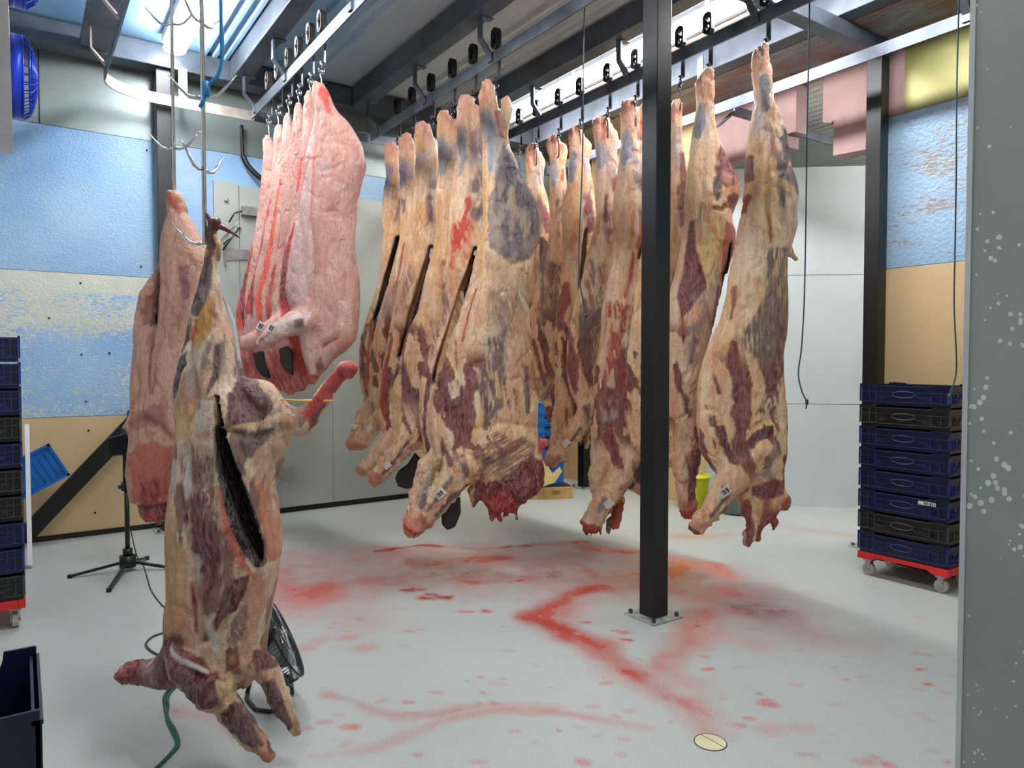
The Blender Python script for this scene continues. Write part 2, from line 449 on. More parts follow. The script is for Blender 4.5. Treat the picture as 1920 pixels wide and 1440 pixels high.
M['pale'] = galv('pale_panel', (196, 204, 204), (212, 218, 218), 0.0, 0.5)
M['rubber'] = simple('black_rubber', (16, 16, 17), 0.6)
M['corr'] = simple('pale_corrugated_sheet', (238, 238, 226), 0.5, 0, 0.03, 2)

def slab(name, pieces, parent=None):
    """wall made of panels: pieces = list of (box, material)"""
    me = MB(); mats = []
    idx = []
    for bx, m in pieces:
        n0 = len(me.f); me.box(*bx)
        if m not in mats: mats.append(m)
        idx += [mats.index(m)] * (len(me.f) - n0)
    o = me.build(name)
    for m in mats: o.data.materials.append(m)
    for p, i in zip(o.data.polygons, idx): p.material_index = i
    return tag(o, kind='structure')
g = 0.004
T = 0.12
# back wall: film-covered panels at the left, bare sheet beyond the sliding door
slab('wall_back', [((XL, YB, 0, 5.9, YB + T, ZP1 - g), M['tan']), ((XL, YB, ZP1, 3.6, YB + T, ZP2 - g), M['film']),
                   ((XL, YB, ZP2, 3.6, YB + T, ZP3 - g), M['film']), ((XL, YB, ZP3, 3.6, YB + T, ZC), M['greygreen']),
                   ((3.6, YB, ZP1, 5.9, YB + T, ZC), M['galv_dark']),
                   ((XL, YB + 0.03, 0, 5.9, YB + T, ZC), M['rubber'])])
slab('wall_left', [((XL - T, YF - 2, 0, XL, YB + T, ZC), M['pale'])])
H1 = 3.12
slab('wall_right', [((XR, -1.6, 0, XR + T, H1, ZP2 - g), M['tan']), ((XR, -1.6, ZP2, XR + T, H1, ZP3 - g), M['scuff']),
                    ((XR, -1.6, ZP3, XR + T, 2.92, ZC), M['olive']), ((XR, 2.92, ZP3, XR + T, H1, ZC), M['pink']),
                    ((XR + .03, -1.6, 0, XR + T, H1, ZC), M['rubber']),
                    ((XR, 4.95, 0, XR + T, YB, ZP3), M['beige']), ((XR, 4.95, ZP3, XR + T, YB, ZC), M['beige'])])
# pink foam-cored header pieces above the opening in the right wall, cut ragged along the bottom
mb = MB()
mb.prism([(H1, 3.24), (3.50, 3.26), (3.50, 3.56), (3.53, 3.54), (3.60, 3.57), (3.60, 4.02), (H1, 4.02)], 0, XR - .02, XR + T + .04)
hd = tag(mb.build('trim_1', M['pink']), kind='structure')
mb = MB(); mb.prism([(3.86, 3.56), (3.95, 3.56), (3.95, 3.45), (4.95, 3.45), (4.95, 4.02), (3.86, 4.02)], 0, XR - .02, XR + T + .04)
tag(mb.build('trim_2', M['pink']), kind='structure')
# doorway wall the camera looks past on the right: wet grey panel edge
def wet_panel():
    n = NT('wet_grey_panel'); v = n.coords()
    vo = n.node('ShaderNodeTexVoronoi'); vo.inputs['Scale'].default_value = 62
    mp = n.coords((1, 1, 0.8)); dz = n.noise(v, 7, 3)
    n.link(mp, vo.inputs['Vector'])
    thr = n.math('MULTIPLY', n.ramp(dz, [(0.42, 0.0), (0.62, 1.0)]), 0.32)
    dist = n.math('SUBTRACT', vo.outputs['Distance'], thr)
    drop = n.ramp(dist, [(0.0, 1.0), (0.02, 0.0)])
    base = n.ramp(n.noise(v, 1.5, 3), [(0.3, (150, 156, 145)), (0.7, (168, 173, 160))])
    n.col(n.mix(drop, base, (225, 230, 224))); n.set(n.ramp(drop, [(0, 0.5), (1, 0.08)]), 0, 0.5)
    n.bump(n.ramp(dist, [(-0.2, 1.0), (0.03, 0.0)]), 0.5, 0.004); return n.m
M['wet'] = wet_panel()
slab('wall_front', [((1.86, .22, 0, XR, .31, ZC), M['pale'])])
E = P(1812, 678, 1.5); th = math.atan2(E.x, E.y)          # open door leaf standing edge-on beside the doorway
lf = empty('door_2', (E.x, E.y, 0), -th); tag(lf, kind='structure')
mb = MB(); mb.box(.004, 0, .02, .48, .08, 4.2); mb.build('door_leaf', M['wet'], lf)
mb = MB(); mb.box(-.006, -.004, .02, .004, .084, 4.2); mb.build('door_edge', M['white'], lf)
slab('wall_rear', [((XL - T, -1.7, 0, XR + T, -1.6, ZC), M['pale'])])

# ceiling: flat steel trays with bands of ribs running along the room
def ceiling_mat():
    n = NT('ceiling_steel'); v = n.coords()
    sep = n.node('ShaderNodeSeparateXYZ'); n.link(v, sep.inputs[0])
    a = n.noise(n.coords((1, 0.4, 1)), 2, 6, 0.65)
    blue = n.ramp(a, [(0.3, (120, 164, 204)), (0.7, (164, 200, 226))])
    grey = n.ramp(a, [(0.3, (176, 188, 190)), (0.7, (212, 218, 218))])
    rust = n.ramp(n.noise(n.coords((3.5, 0.9, 1)), 2.4, 9, 0.75, .5), [(0.36, (150, 156, 156)), (0.50, (128, 130, 128)), (0.56, (142, 92, 66)), (0.62, (120, 122, 122)), (0.75, (160, 166, 166))])
    f = n.ramp(n.math('MULTIPLY', sep.outputs[0], 0.15), [(0.30, 0.0), (0.42, 1.0)])
    c = n.mix(f, blue, grey)
    c = n.mix(n.ramp(n.math('MULTIPLY', sep.outputs[0], 0.15), [(0.665, 0.0), (0.69, 1.0)]), c, rust)
    n.col(c); n.set(0.42, 0.05); n.bump(n.noise(v, 14, 4), 0.12, 0.01); return n.m
M['ceil'] = ceiling_mat()
prof = []
def ribs(x0, x1, n, h=0.035):
    w = (x1 - x0) / n
    for i in range(n):
        a = x0 + i * w
        prof.extend([(a, ZC), (a + w * .22, ZC - h), (a + w * .55, ZC - h), (a + w * .77, ZC)])
prof.append((XL - .2, ZC)); ribs(1.35, 1.62, 3); ribs(2.0, 2.45, 4); ribs(3.35, 3.85, 5); ribs(4.5, 4.8, 3); prof.append((XR + .2, ZC))
mb = MB(); pr = prof + [(XR + .2, ZC + .08), (XL - .2, ZC + .08)]
mb.prism(pr, 1, -1.7, YB + .1)
tag(mb.build('ceiling', M['ceil']), kind='structure')

mb = MB(); mb.box(5.14, -1.6, 4.035, XR + .16, YB - .3, 4.075)
tag(mb.build('trim_6', M['ceil']), kind='structure')
# room beyond the opening
A = P(1296, 678, 7.45); B = P(1395, 678, 7.36); C_ = P(1760, 678, 7.2)
def vslab(name, a, b, zs, mats, th=0.08):
    m = MB(); mt = []
    d = (Vector((b.x, b.y, 0)) - Vector((a.x, a.y, 0))).normalized(); nrm = Vector((-d.y, d.x, 0)) * th
    if nrm.dot(Vector((SA, CA, 0))) < 0: nrm = -nrm
    idx = []
    for k in range(len(zs) - 1):
        z0, z1 = zs[k], zs[k + 1] - 0.006
        vs = [(p.x, p.y, z) for z in (z0, z1) for p in (a, b, b + nrm, a + nrm)]
        m.add(vs, [(0, 1, 2, 3), (7, 6, 5, 4), (0, 4, 5, 1), (1, 5, 6, 2), (2, 6, 7, 3), (3, 7, 4, 0)]); idx += [k] * 6
    o = m.build(name)
    for mm in mats: o.data.materials.append(mm)
    for p, i in zip(o.data.polygons, idx): p.material_index = i
    return o
pd = vslab('wall_passage', A, C_, [0, 1.065, 2.39, 3.49], [M['pale']] * 3)
tag(pd, kind='structure')
mb = MB(); mb.bar(A + Vector((0, -.02, -.678 - .8)) * 0 + Vector((A.x, A.y - .02, .03)), Vector((C_.x, C_.y - .02, .03)), .03, .05)
tag(mb.build('trim_3', M['rubber']), kind='structure')
prof2 = []
for i in range(40):
    a = 5.9 + i * .12; prof2 += [(a, 4.0), (a + .05, 3.97), (a + .09, 3.97), (a + .1, 4.0)]
mb = MB(); mb.prism(prof2 + [(11, 4.1), (5.9, 4.1)], 1, 0, 12)
tag(mb.build('ceiling_passage', M['corr']), kind='structure')
slab('wall_passage_side', [((5.9, 0.6, 0, 8.6, 0.7, 4.1), M['pale']), ((8.5, .6, 0, 8.6, 12, 4.1), M['pale']), ((5.9, 11.9, 0, 8.6, 12, 4.1), M['pale'])])
mb = MB(); mb.box(5.6, .5, -.02, 8.7, 12, -0.004)
tag(mb.build('floor_passage', M['pale']), kind='structure')

# floor-line rubber trim at the foot of the back wall
mb = MB(); mb.box(XL, YB - .012, 0, 3.55, YB, .045); tag(mb.build('baseboard_back', M['rubber']), kind='structure')

# sheet-metal sliding door on the back wall
dr = empty('door_1', (1.50, YB - .035, 0)); tag(dr, kind='structure')
D0 = Vector(dr.location)
def rel(o, root): o.location = -Vector(root.location); return o
mb = MB(); mb.box(1.50, YB - .05, .05, 1.72, YB, 3.18); rel(mb.build('door_frame', M['galv'], dr), dr)
mb = MB(); mb.box(1.726, YB - .045, .06, 2.62, YB, 3.16); mb.box(2.624, YB - .045, .06, 3.55, YB, 3.19); rel(mb.build('door_leaf', M['galv'], dr), dr)
for (px, py, w) in ((450, 478, .28), (538, 888, .2)):
    c = atY(px, py, YB - .05)
    mb = MB(); mb.prism([(c.x - w * .5, c.z - .065), (c.x - w * .5, c.z + .07), (c.x + w * .5, c.z + .045), (c.x + w * .5, c.z - .03)], 1, YB - .062, YB - .046)
    mb.tube([(c.x - w * .5, YB - .07, c.z - .11), (c.x - w * .5, YB - .07, c.z + .12)], .013, 10)
    for q in (-.12, .3):
        mb.tube([(c.x + w * q, YB - .072, c.z + .02), (c.x + w * q, YB - .06, c.z + .02)], .012, 8)
    h = mb.build('hinge', M['zinc'], dr); rel(h, dr)
c = atY(462, 398, YB - .05)
mb = MB(); mb.box(c.x - .05, YB - .11, c.z - .035, c.x + .13, YB - .045, c.z + .045); o = mb.build('door_closer', M['zinc'], dr); rel(o, dr)
mb = MB(); mb.tube([(c.x - .04, YB - .09, c.z), (c.x - .12, YB - .1, c.z - .03), (c.x - .17, YB - .1, c.z - .12)], .008, 8)
k0 = atY(448, 427, YB - .05); k1 = atY(415, 470, YB - .05); k2 = atY(420, 452, YB - .05)
mb.tube([k0 - Vector((0, .04, 0)), k1 - Vector((0, .05, 0))], .008, 8); mb.tube([k0 - Vector((.03, .04, .05)), k2 - Vector((.02, .05, .04))], .006, 8)
rel(mb.build('closer_arm', M['darkhook'], dr, True), dr)
k3 = atY(424, 376, YB - .05)
mb = MB()
for k in (k0, k3): mb.tube([k, k - Vector((0, .015, 0))], .018, 12)
rel(mb.build('stud', M['zinc'], dr, True), dr)
# small fixing screws in the wall panels
mb = MB()
for (px, py) in ((151, 531), (264, 500), (92, 596), (205, 662), (161, 753), (166, 807), (275, 282), (178, 961), (153, 665), (95, 868)):
    k = atY(px, py, YB - .001); mb.tube([k, k - Vector((0, .006, 0))], .009, 8)
tag(mb.build('trim_4', M['rubber']), kind='structure')
mb = MB(); s0 = atY(70, 20, YB); mb.box(s0.x - .004, YB - .004, ZP3, s0.x + .004, YB, ZC); tag(mb.build('trim_5', M['rubber']), kind='structure')

# ------------------------------------------------------------------ steel frame: beams and posts
def beam(name, x0, y0, z0, x1, y1, z1, label, mat=None):
    mb = MB(); mb.box(x0, y0, z0, x1, y1, z1); o = mb.build(name, mat or M['beam'], None, False, None, .006)
    return tag(o, label, 'beam', 'ceiling beams of the meat rail frame')
BX = [1.77, 2.92, 4.02, 5.14]
words_b = ['steel ceiling beam right of the first light tube, above the pork sides',
           'dark steel ceiling beam above the left row of beef sides',
           'wide dark steel ceiling beam beside the long white light strip',
           'bright steel ceiling beam nearest the pink header panels']
for x, w in zip(BX, words_b):
    beam('ceiling_beam', x - .17, -1.5, 4.03, x - .02, 6.78, 4.22, w)
beam('cross_beam', XL + .02, 6.80, 4.03, XR - .02, 6.99, 4.22, 'long steel cross beam along the back wall under the ceiling')
beam('cross_beam', 3.0, 2.99, 3.90, XR - .08, 3.11, 4.02, 'dark steel cross beam joining the free-standing post to the right-hand post')
def post(x, y, s, label, plate=True, z1=4.03, offs=0.0):
    o = empty('steel_post', (x, y, 0)); tag(o, label, 'post')
    mb = MB(); mb.box(-s / 2, -s / 2, .012, s / 2, s / 2, z1); mb.build('post_shaft', M['black'], o, False, None, .005)
    mb = MB(); mb.box(-s / 2 - .06, -s / 2 - .06, 0.0, s / 2 + .06, s / 2 + .06, .012)
    p = mb.build('base_plate', M['floorplate'], o)
    for sx in (-1, 1):
        for sy in (-1, 1):
            mb = MB(); mb.tube([(sx * (s / 2 + .035), sy * (s / 2 + .035), .012), (sx * (s / 2 + .035), sy * (s / 2 + .035), .035)], .012, 8)
            mb.build('anchor_bolt', M['roller'], p)
    return o
M['floorplate'] = simple('floor_plate', (150, 152, 146), 0.5, 0.1, 0.25, 18)
pf = G(1243, 1163)
post(pf.x + .0, pf.y + .075, .118, 'free-standing black steel post in the foreground with a bolted floor plate', z1=3.895)
post(5.62, 3.05, .12, 'black steel post behind the right-hand crate stack', z1=3.895)
post(1.06, 6.91, .12, 'black steel post on the back wall behind the hanging lamb and deer')
post(5.50, 6.46, .11, 'black steel post in the far corner beside the blue crates')
mb = MB(); a = atY(40, 1020, 6.93); b = Vector((.96, 6.93, 1.16))
mb.bar((.0, 6.93, .09), b - Vector((.03,0,.035)), .06, .13, (0, 0, 1))
tag(mb.build('diagonal_brace', M['black']), 'black diagonal steel brace rising from the floor to the back wall post', 'brace')

# ------------------------------------------------------------------ overhead meat rails
ZR0, ZR1 = 3.70, 3.79
def rail(x, y0, y1, label, brks, extra=None, mat='rail'):
    r = empty('meat_rail', (x, y0, ZR0)); tag(r, label, 'rail', 'overhead meat rails')
    mb = MB(); mb.box(-.006, 0, 0, .006, y1 - y0, ZR1 - ZR0)
    o = mb.build('rail_bar', M[mat], r)
    for by in brks:
        mb = MB(); y = by - y0; w = .055
        pts = [(0, .05), (-.03, .09), (-.10, .17), (-.10, .33), (.0, .33)]
        for (a, b_) in zip(pts[:-1], pts[1:]):
            mb.bar((a[0], y, a[1]), (b_[0], y, b_[1]), w if True else w, .012, (b_[1] - a[1], 0, a[0] - b_[0]))
        mb.box(-.02, y - w / 2, .02, .008, y + w / 2, .08)
        mb.build('rail_bracket', M[mat], r)
    return r
rail(BX[0], -.5, 6.72, 'meat rail carrying the row of pork sides', [5.72, 4.35, 6.6, 3.0])
rail(BX[1], -.5, 6.72, 'meat rail carrying the left row of beef sides', [6.55, 5.55, 4.5, 3.0])
rail(BX[2], -.5, 6.72, 'meat rail carrying the right row of beef sides behind the post', [6.6, 5.35, 4.2, 3.0])
rail(BX[3], -.5, 6.72, 'empty meat rail near the pink header panels', [3.75, 5.6, 2.2], mat='beam')
# rail 0 with its curve to the back
r = empty('meat_rail', (.58, 6.45, ZR0)); tag(r, 'pale curved meat rail at the upper left, ending in a ladder-like hanger', 'rail', 'overhead meat rails')
mb = MB()
pts = [(.58, 6.45)] + [(.58 + .42 - .42 * math.cos(math.radians(t)), 6.42 + .34 * math.sin(math.radians(t))) for t in range(10, 91, 10)] + [(1.8, 6.76)]
for a, b in zip(pts[:-1], pts[1:]): mb.bar((a[0] - .58, a[1] - 6.45, .04), (b[0] - .58, b[1] - 6.45, .04), .012, .09)
mb.build('curved_bar', M['curve'], r)
mb = MB(); mb.box(1.22, .305, 0, 5.0, .317, .09); mb.build('cross_bar', M['rail'], r)
mb = MB(); mb.box(-.006, -8, 0, .006, 0, .09); mb.build('rail_bar', M['rail'], r)
mb = MB(); mb.box(-.14, -8, .345, .10, .3, .42); mb.build('hanger_beam', M['beam'], r)
for y in (-.15, -1.05, -1.95, -2.9, -4.2):
    mb = MB(); pp = [(0, .06), (-.1, .17), (-.1, .37)]
    for a, b in zip(pp[:-1], pp[1:]): mb.bar((a[0], y, a[1]), (b[0], y, b[1]), .05, .012, (b[1] - a[1], 0, a[0] - b[0]))
    mb.build('rail_bracket', M['curve'], r)
mb = MB(); mb.bar((.62, .31, .06), (.62, .31, .34), .07, .01, (0, 1, 0)); mb.build('hanger_strap', M['curve'], r)
# rail stub through the opening at the right
r = empty('meat_rail', (5.3, 4.18, ZR0)); tag(r, 'short dark meat rail with a looped end leading out through the opening', 'rail', 'overhead meat rails')
mb = MB(); mb.box(0, -.006, 0, 2.2, .006, .09); mb.build('rail_bar', M['rail'], r)
mb = MB()
pp = [(-.45, .42), (-.45, .2), (-.36, .1), (-.36, .06), (-.46, -.04), (-.44, -.14), (-.34, -.2), (-.2, -.12), (0, .04)]
for a, b in zip(pp[:-1], pp[1:]): mb.bar((a[0], 0, a[1]), (b[0], 0, b[1]), .06, .012, (b[1] - a[1], 0, a[0] - b[0]))
mb.build('looped_end', M['rail'], r)

# ------------------------------------------------------------------ lamps
def tube_lamp(x, y0, y1, label, z=4.13, bare=False):
    o = empty('tube_lamp', (x, y0, z)); tag(o, label, 'lamp', 'ceiling tube lamps')
    mb = MB()
    if bare:
        for q in (.2, 1.2):
            mb = MB(); mb.tube([(0, q, .02), (0, q, 4.0 - z)], .008, 6); mb.build('hanger', M['white'], o)
        mb = MB(); mb.tube([(0, 0, 0), (0, y1 - y0, 0)], .05, 12); mb.build('lamp_tube', M['tube'], o, True); return
    mb.box(-.095, 0, .03, .095, y1 - y0, .10); mb.build('lamp_housing', M['white'], o)
    mb = MB()
    prof_ = [(.088 * math.cos(math.radians(a)), -.010 + .040 * math.sin(math.radians(a))) for a in range(0, 360, 20)]
    mb.prism(prof_, 1, .01, y1 - y0 - .01); mb.build('lamp_tube', M['tube'], o, False)
tube_lamp(1.11, 5.15, 6.62, 'white tube lamp at the upper left above the hook trees')
tube_lamp(1.11, 2.9, 4.4, 'white tube lamp nearer the doorway in the left row')
tube_lamp(1.11, .4, 1.9, 'white tube lamp over the doorway in the left row')
for i, y in enumerate((5.2, 3.64, 2.08)):
    tube_lamp(4.36, y, y + 1.52, ['far end section of the long white light strip', 'middle section of the long white light strip behind the post', 'near section of the long white light strip', 'light strip section above the right-hand crates'][i])
tube_lamp(7.4, 1.75, 3.15, 'added unseen tube lamp lighting the passage beyond the opening', 3.7, True)  # lamp added out of view to brighten the passage panel and ceiling
# ------------------------------------------------------------------ meat: implicit solids turned into meshes
def surface_nets(F, org, h):
    nx, ny, nz = F.shape
    S = F < 0
    c = np.zeros((nx - 1, ny - 1, nz - 1), np.int8)
    for dx in (0, 1):
        for dy in (0, 1):
            for dz in (0, 1): c += S[dx:nx - 1 + dx, dy:ny - 1 + dy, dz:nz - 1 + dz]
    act = (c > 0) & (c < 8)
    I = np.argwhere(act); n = len(I)
    idx = -np.ones(act.shape, np.int64); idx[act] = np.arange(n)
    acc = np.zeros((n, 3)); cnt = np.zeros(n)
    corners = [(a, b, d) for a in (0, 1) for b in (0, 1) for d in (0, 1)]
    for p in corners:
        for ax in range(3):
            if p[ax]: continue
            q = list(p); q[ax] = 1
            f0 = F[I[:, 0] + p[0], I[:, 1] + p[1], I[:, 2] + p[2]]; f1 = F[I[:, 0] + q[0], I[:, 1] + q[1], I[:, 2] + q[2]]
            m = (f0 < 0) != (f1 < 0)
            t = np.where(m, f0 / np.where(m, f0 - f1, 1), 0)
            pos = np.tile(np.array(p, float), (n, 1)); pos[:, ax] = t
            acc += pos * m[:, None]; cnt += m
    V = (I + acc / cnt[:, None]) * h + np.array(org)
    Q = []
    for ax in range(3):
        sl0 = [slice(None)] * 3; sl1 = [slice(None)] * 3
        sl0[ax] = slice(0, -1); sl1[ax] = slice(1, None)
        m = S[tuple(sl0)] != S[tuple(sl1)]
        E = np.argwhere(m); b, d = [a for a in range(3) if a != ax]
        ok = (E[:, b] > 0) & (E[:, d] > 0) & (E[:, b] < F.shape[b] - 1) & (E[:, d] < F.shape[d] - 1)
        E = E[ok]
        def cell(ob, od):
            e = E.copy(); e[:, b] -= ob; e[:, d] -= od; return idx[e[:, 0], e[:, 1], e[:, 2]]
        q = np.stack([cell(1, 1), cell(0, 1), cell(0, 0), cell(1, 0)], 1)
        flip = S[E[:, 0], E[:, 1], E[:, 2]]
        if ax == 1: flip = ~flip
        q[~flip] = q[~flip][:, ::-1]
        Q.append(q)
    Q = np.concatenate(Q); Q = Q[(Q >= 0).all(1)]
    return V, Q
def vnormals(V, Q):
    a = V[Q[:, 2]] - V[Q[:, 0]]; b = V[Q[:, 3]] - V[Q[:, 1]]
    fn = np.cross(a, b); N = np.zeros_like(V)
    for k in range(4): 
        for j in range(3): N[:, j] += np.bincount(Q[:, k], fn[:, j], len(V))
    return N / (np.linalg.norm(N, axis=1, keepdims=True) + 1e-12)
def smin(a, b, k):
    h = np.clip(0.5 + 0.5 * (b - a) / k, 0, 1)
    return b * (1 - h) + a * h - k * h * (1 - h)

def meat_material(name='meat', streak=1.0):
    n = NT(name); v = n.coords()
    at = n.node('ShaderNodeAttribute'); at.attribute_name = 'Col'
    col_ = at.outputs['Color']
    bw = n.node('ShaderNodeRGBToBW'); n.link(col_, bw.inputs[0]); lum = bw.outputs[0]
    dark = n.ramp(lum, [(0.06, 1.0), (0.26, 0.0)]); light = n.ramp(lum, [(0.28, 0.0), (0.5, 1.0)])
    st = n.noise(n.coords((60, 60, 12)), 1.6, 6, 0.7, 0.8)
    fi = n.noise(v, 120, 3, 0.7)
    w1 = n.noise(n.coords((17, 17, 5)), 1.0, 5, 0.6, 1.4)      # wisps of membrane
    w2 = n.noise(n.coords((9, 9, 6)), 1.0, 6, 0.62, 1.0)       # fine veins
    w3 = n.noise(n.coords((30, 30, 9)), 1.0, 4, 0.6, 1.0)
    r1 = n.ramp(w1, [(0.43, 0.0), (0.5, 1.0), (0.58, 0.0)]); r3 = n.ramp(w3, [(0.45, 0.0), (0.5, 1.0), (0.55, 0.0)])
    r2 = n.ramp(w2, [(0.486, 0.0), (0.5, 1.0), (0.514, 0.0)])
    c = n.mix(n.ramp(st, [(0.35, 0.38 * streak), (0.55, 0.0)]), col_, n.mix(1.0, col_, (222, 176, 150), 'MULTIPLY'))
    c = n.mix(n.math('MULTIPLY', n.math('MULTIPLY', r1, dark), 0.30), c, (206, 178, 172))
    c = n.mix(n.math('MULTIPLY', n.math('MULTIPLY', r3, dark), 0.20), c, (196, 170, 168))
    c = n.mix(n.math('MULTIPLY', n.math('MULTIPLY', r2, light), 0.55), c, (186, 84, 66))
    c = n.mix(n.math('MULTIPLY', n.ramp(fi, [(0.62, 0.0), (0.85, 0.25)]), n.math('ADD', n.math('MULTIPLY', light, 0.75), 0.25)), c, (246, 232, 220))
    n.col(c); n.set(n.ramp(fi, [(0.3, 0.22), (0.7, 0.42)]), 0, 0.36)
    n.b.inputs['Subsurface Weight'].default_value = 0.05
    n.b.inputs['Subsurface Radius'].default_value = (0.03, 0.01, 0.006)
    n.b.inputs['Subsurface Scale'].default_value = 0.4
    h = n.math('ADD', n.math('MULTIPLY', st, 0.9 * streak), n.math('MULTIPLY', n.noise(v, 34 if streak > .5 else 60, 5, 0.65), 1.0))
    h = n.math('ADD', h, n.math('MULTIPLY', n.math('ADD', r1, r3), 0.35))
    n.bump(h, 0.7, 0.010)
    return n.m
M['meat'] = meat_material()
M['skin'] = meat_material('pork_skin', 0.15)

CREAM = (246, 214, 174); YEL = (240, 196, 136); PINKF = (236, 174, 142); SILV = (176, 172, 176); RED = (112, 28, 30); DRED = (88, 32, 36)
GREYP = (112, 98, 104); BRIGHT = (205, 62, 50); BROWNG = (136, 116, 100); PALE = (226, 214, 200); PIG = (212, 162, 148); CAV = (40, 16, 16)
def arr(c): return np.array(lin(c))
def blend(C, m, c):
    return C * (1 - m[:, None]) + (arr(c) if isinstance(c, tuple) else c) * m[:, None]

def carcass(name, label, cat, group, d, rows, bt, limbs=(), carve=(), paint=(), base='beef', h=0.0105, seed=0,
            tags=(), grooves=(), rag=(), k=0.03, amp=1.0, yoff=0.0, bulge=None, flaps=()):
    """rows: photo outline (y, x_left, x_right) at depth d; bt: half thickness in metres down the body"""
    rows = sorted(rows); ys = [r[0] for r in rows]
    zl = [px2l(r[1], r[0], d) for r in rows]; zr = [px2l(r[2], r[0], d) for r in rows]
    zs = np.array([a[1] for a in zl]); xl = np.array([a[0] for a in zl]); xr = np.array([a[0] for a in zr])
    L = []
    for lb in limbs:
        pts = []
        for q in lb:
            a = px2l(q[0], q[1], d); pts.append((a[0], (q[3] if len(q) > 3 else 0.0), a[1], q[2] * d / FPX))
        L.append(pts)
    rr = random.Random(seed)
    for (px, py, n, ln, sp) in rag:                       # ragged shreds: n pieces around a point
        for i in range(n):
            qx = px + rr.uniform(-sp, sp); a = px2l(qx, py - 8, d); b = px2l(qx + rr.uniform(-.25, .25) * ln, py + ln * rr.uniform(.4, 1), d)
            yy = rr.uniform(-.04, .04)
            L.append([(a[0], yy, a[1], .028), (b[0], yy, b[1], .007)])
    pz = [q[2] for l in L for q in l]; pxs = [q[0] for l in L for q in l]
    x0 = min([xl.min()] + pxs) - .09; x1 = max([xr.max()] + pxs) + .09
    z0 = min([zs.min()] + pz) - .09; z1 = max([zs.max()] + pz) + .07
    ymx = max(list(bt) if isinstance(bt, (list, tuple)) else [bt]) + .07
    for l in L:
        for q in l: ymx = max(ymx, abs(q[1]) + q[3] + .04)
    gx = np.arange(x0, x1, h); gy = np.arange(-ymx, ymx, h); gz = np.arange(z0, z1, h)
    o = np.argsort(zs); zso, xlo, xro = zs[o], xl[o], xr[o]
    XLz = np.interp(gz, zso, xlo); XRz = np.interp(gz, zso, xro)
    ker = np.exp(-np.linspace(-2, 2, 9) ** 2); ker /= ker.sum()
    sm = lambda a: np.convolve(np.pad(a, 4, 'edge'), ker, 'valid')
    XLz, XRz = sm(XLz), sm(XRz)
    if isinstance(bt, (list, tuple)):
        tt = np.interp((zs.max() - gz) / (zs.max() - zs.min()), np.linspace(0, 1, len(bt)), bt)
    else: tt = np.full(len(gz), bt)
    A = np.maximum((XRz - XLz) / 2, .012); cx = (XRz + XLz) / 2
    Bz = sm(np.minimum(tt, np.maximum(A * 1.5, .03)))
    GX = gx[:, None, None]; GY = gy[None, :, None]; GZ = gz[None, None, :]
    p = 2.35
    e = (np.abs((GX - cx) / A) ** p + np.abs(GY / Bz) ** p) ** (1 / p)
    F = (e - 1) * np.minimum(A, Bz) * 0.9
    F = np.maximum(F, np.maximum(GZ - zs.max(), zs.min() - GZ)).astype(np.float32)
    for l in L:
        lx0 = min(q[0] - q[3] for q in l) - .08; lx1 = max(q[0] + q[3] for q in l) + .08
        lz0 = min(q[2] - q[3] for q in l) - .08; lz1 = max(q[2] + q[3] for q in l) + .08
        i0, i1 = np.searchsorted(gx, [lx0, lx1]); k0, k1 = np.searchsorted(gz, [lz0, lz1])
        X_, Y_, Z_ = gx[i0:i1, None, None], gy[None, :, None], gz[None, None, k0:k1]
        best = None
        for a, b in zip(l[:-1], l[1:]):
            ab = np.array(b[:3]) - np.array(a[:3]); LL = (ab ** 2).sum() + 1e-9
            t = np.clip(((X_ - a[0]) * ab[0] + (Y_ - a[1]) * ab[1] + (Z_ - a[2]) * ab[2]) / LL, 0, 1)
            dd = np.sqrt((X_ - a[0] - t * ab[0]) ** 2 + (Y_ - a[1] - t * ab[1]) ** 2 + (Z_ - a[2] - t * ab[2]) ** 2) - (a[3] * (1 - t) + b[3] * t)
            best = dd if best is None else np.minimum(best, dd)
        if best is None: continue
        F[i0:i1, :, k0:k1] = smin(F[i0:i1, :, k0:k1], best, k)
    for (pts, w, dep) in carve:                           # slits cut in from the front
        pl = [px2l(q[0], q[1], d) for q in pts]; ww = w if isinstance(w, (list, tuple)) else [w] * len(pl)
        D2 = d_polyline(gx[:, None] + 0 * gz[None, :], gz[None, :] + 0 * gx[:, None], pl, [q * d / FPX for q in ww])
        cut = np.maximum(D2[:, None, :], GY - (-ymx + dep))
        F = np.maximum(F, -cut)
    V, Q = surface_nets(F, (x0, -ymx, z0), h)
    N = vnormals(V, Q)
    X_, Y_, Z_ = V[:, 0], V[:, 1], V[:, 2]
    sd = seed * 31
    n1 = fbm(X_ * 7, Y_ * 7, Z_ * 3.5, sd + 1, 3) - .5
    n2 = fbm(X_ * 26, Y_ * 26, Z_ * 9, sd + 2, 3) - .5
    disp = (n1 * .026 + n2 * .013) * amp
    cr = fbm(X_ * 11 + n1 * 1.5, Y_ * 11, Z_ * 4, sd + 3, 3)
    disp -= .010 * amp * np.exp(-((cr - .5) / .022) ** 2)
    _s = (zs.max() - Z_) / (zs.max() - zs.min()); endz = np.clip(sstep(.06, .02, _s) + sstep(.86, .95, _s), 0, 1) if base != 'pork' else np.clip(sstep(.05, .02, _s), 0, 1)
    n3 = fbm(X_ * 34, Y_ * 34, Z_ * 22, sd + 4, 3) - .5
    disp += n3 * .045 * endz * (1.0 if base == 'beef' else .5)
    # pixel coordinates of every vertex in the plane of this carcass
    th = np.arctan2(Z_ - EYE, d); vv = np.tan(-th - PITCH); tt2 = d / (CP - vv * SP)
    U = CX + FPX * X_ / tt2; W = CY + FPX * vv
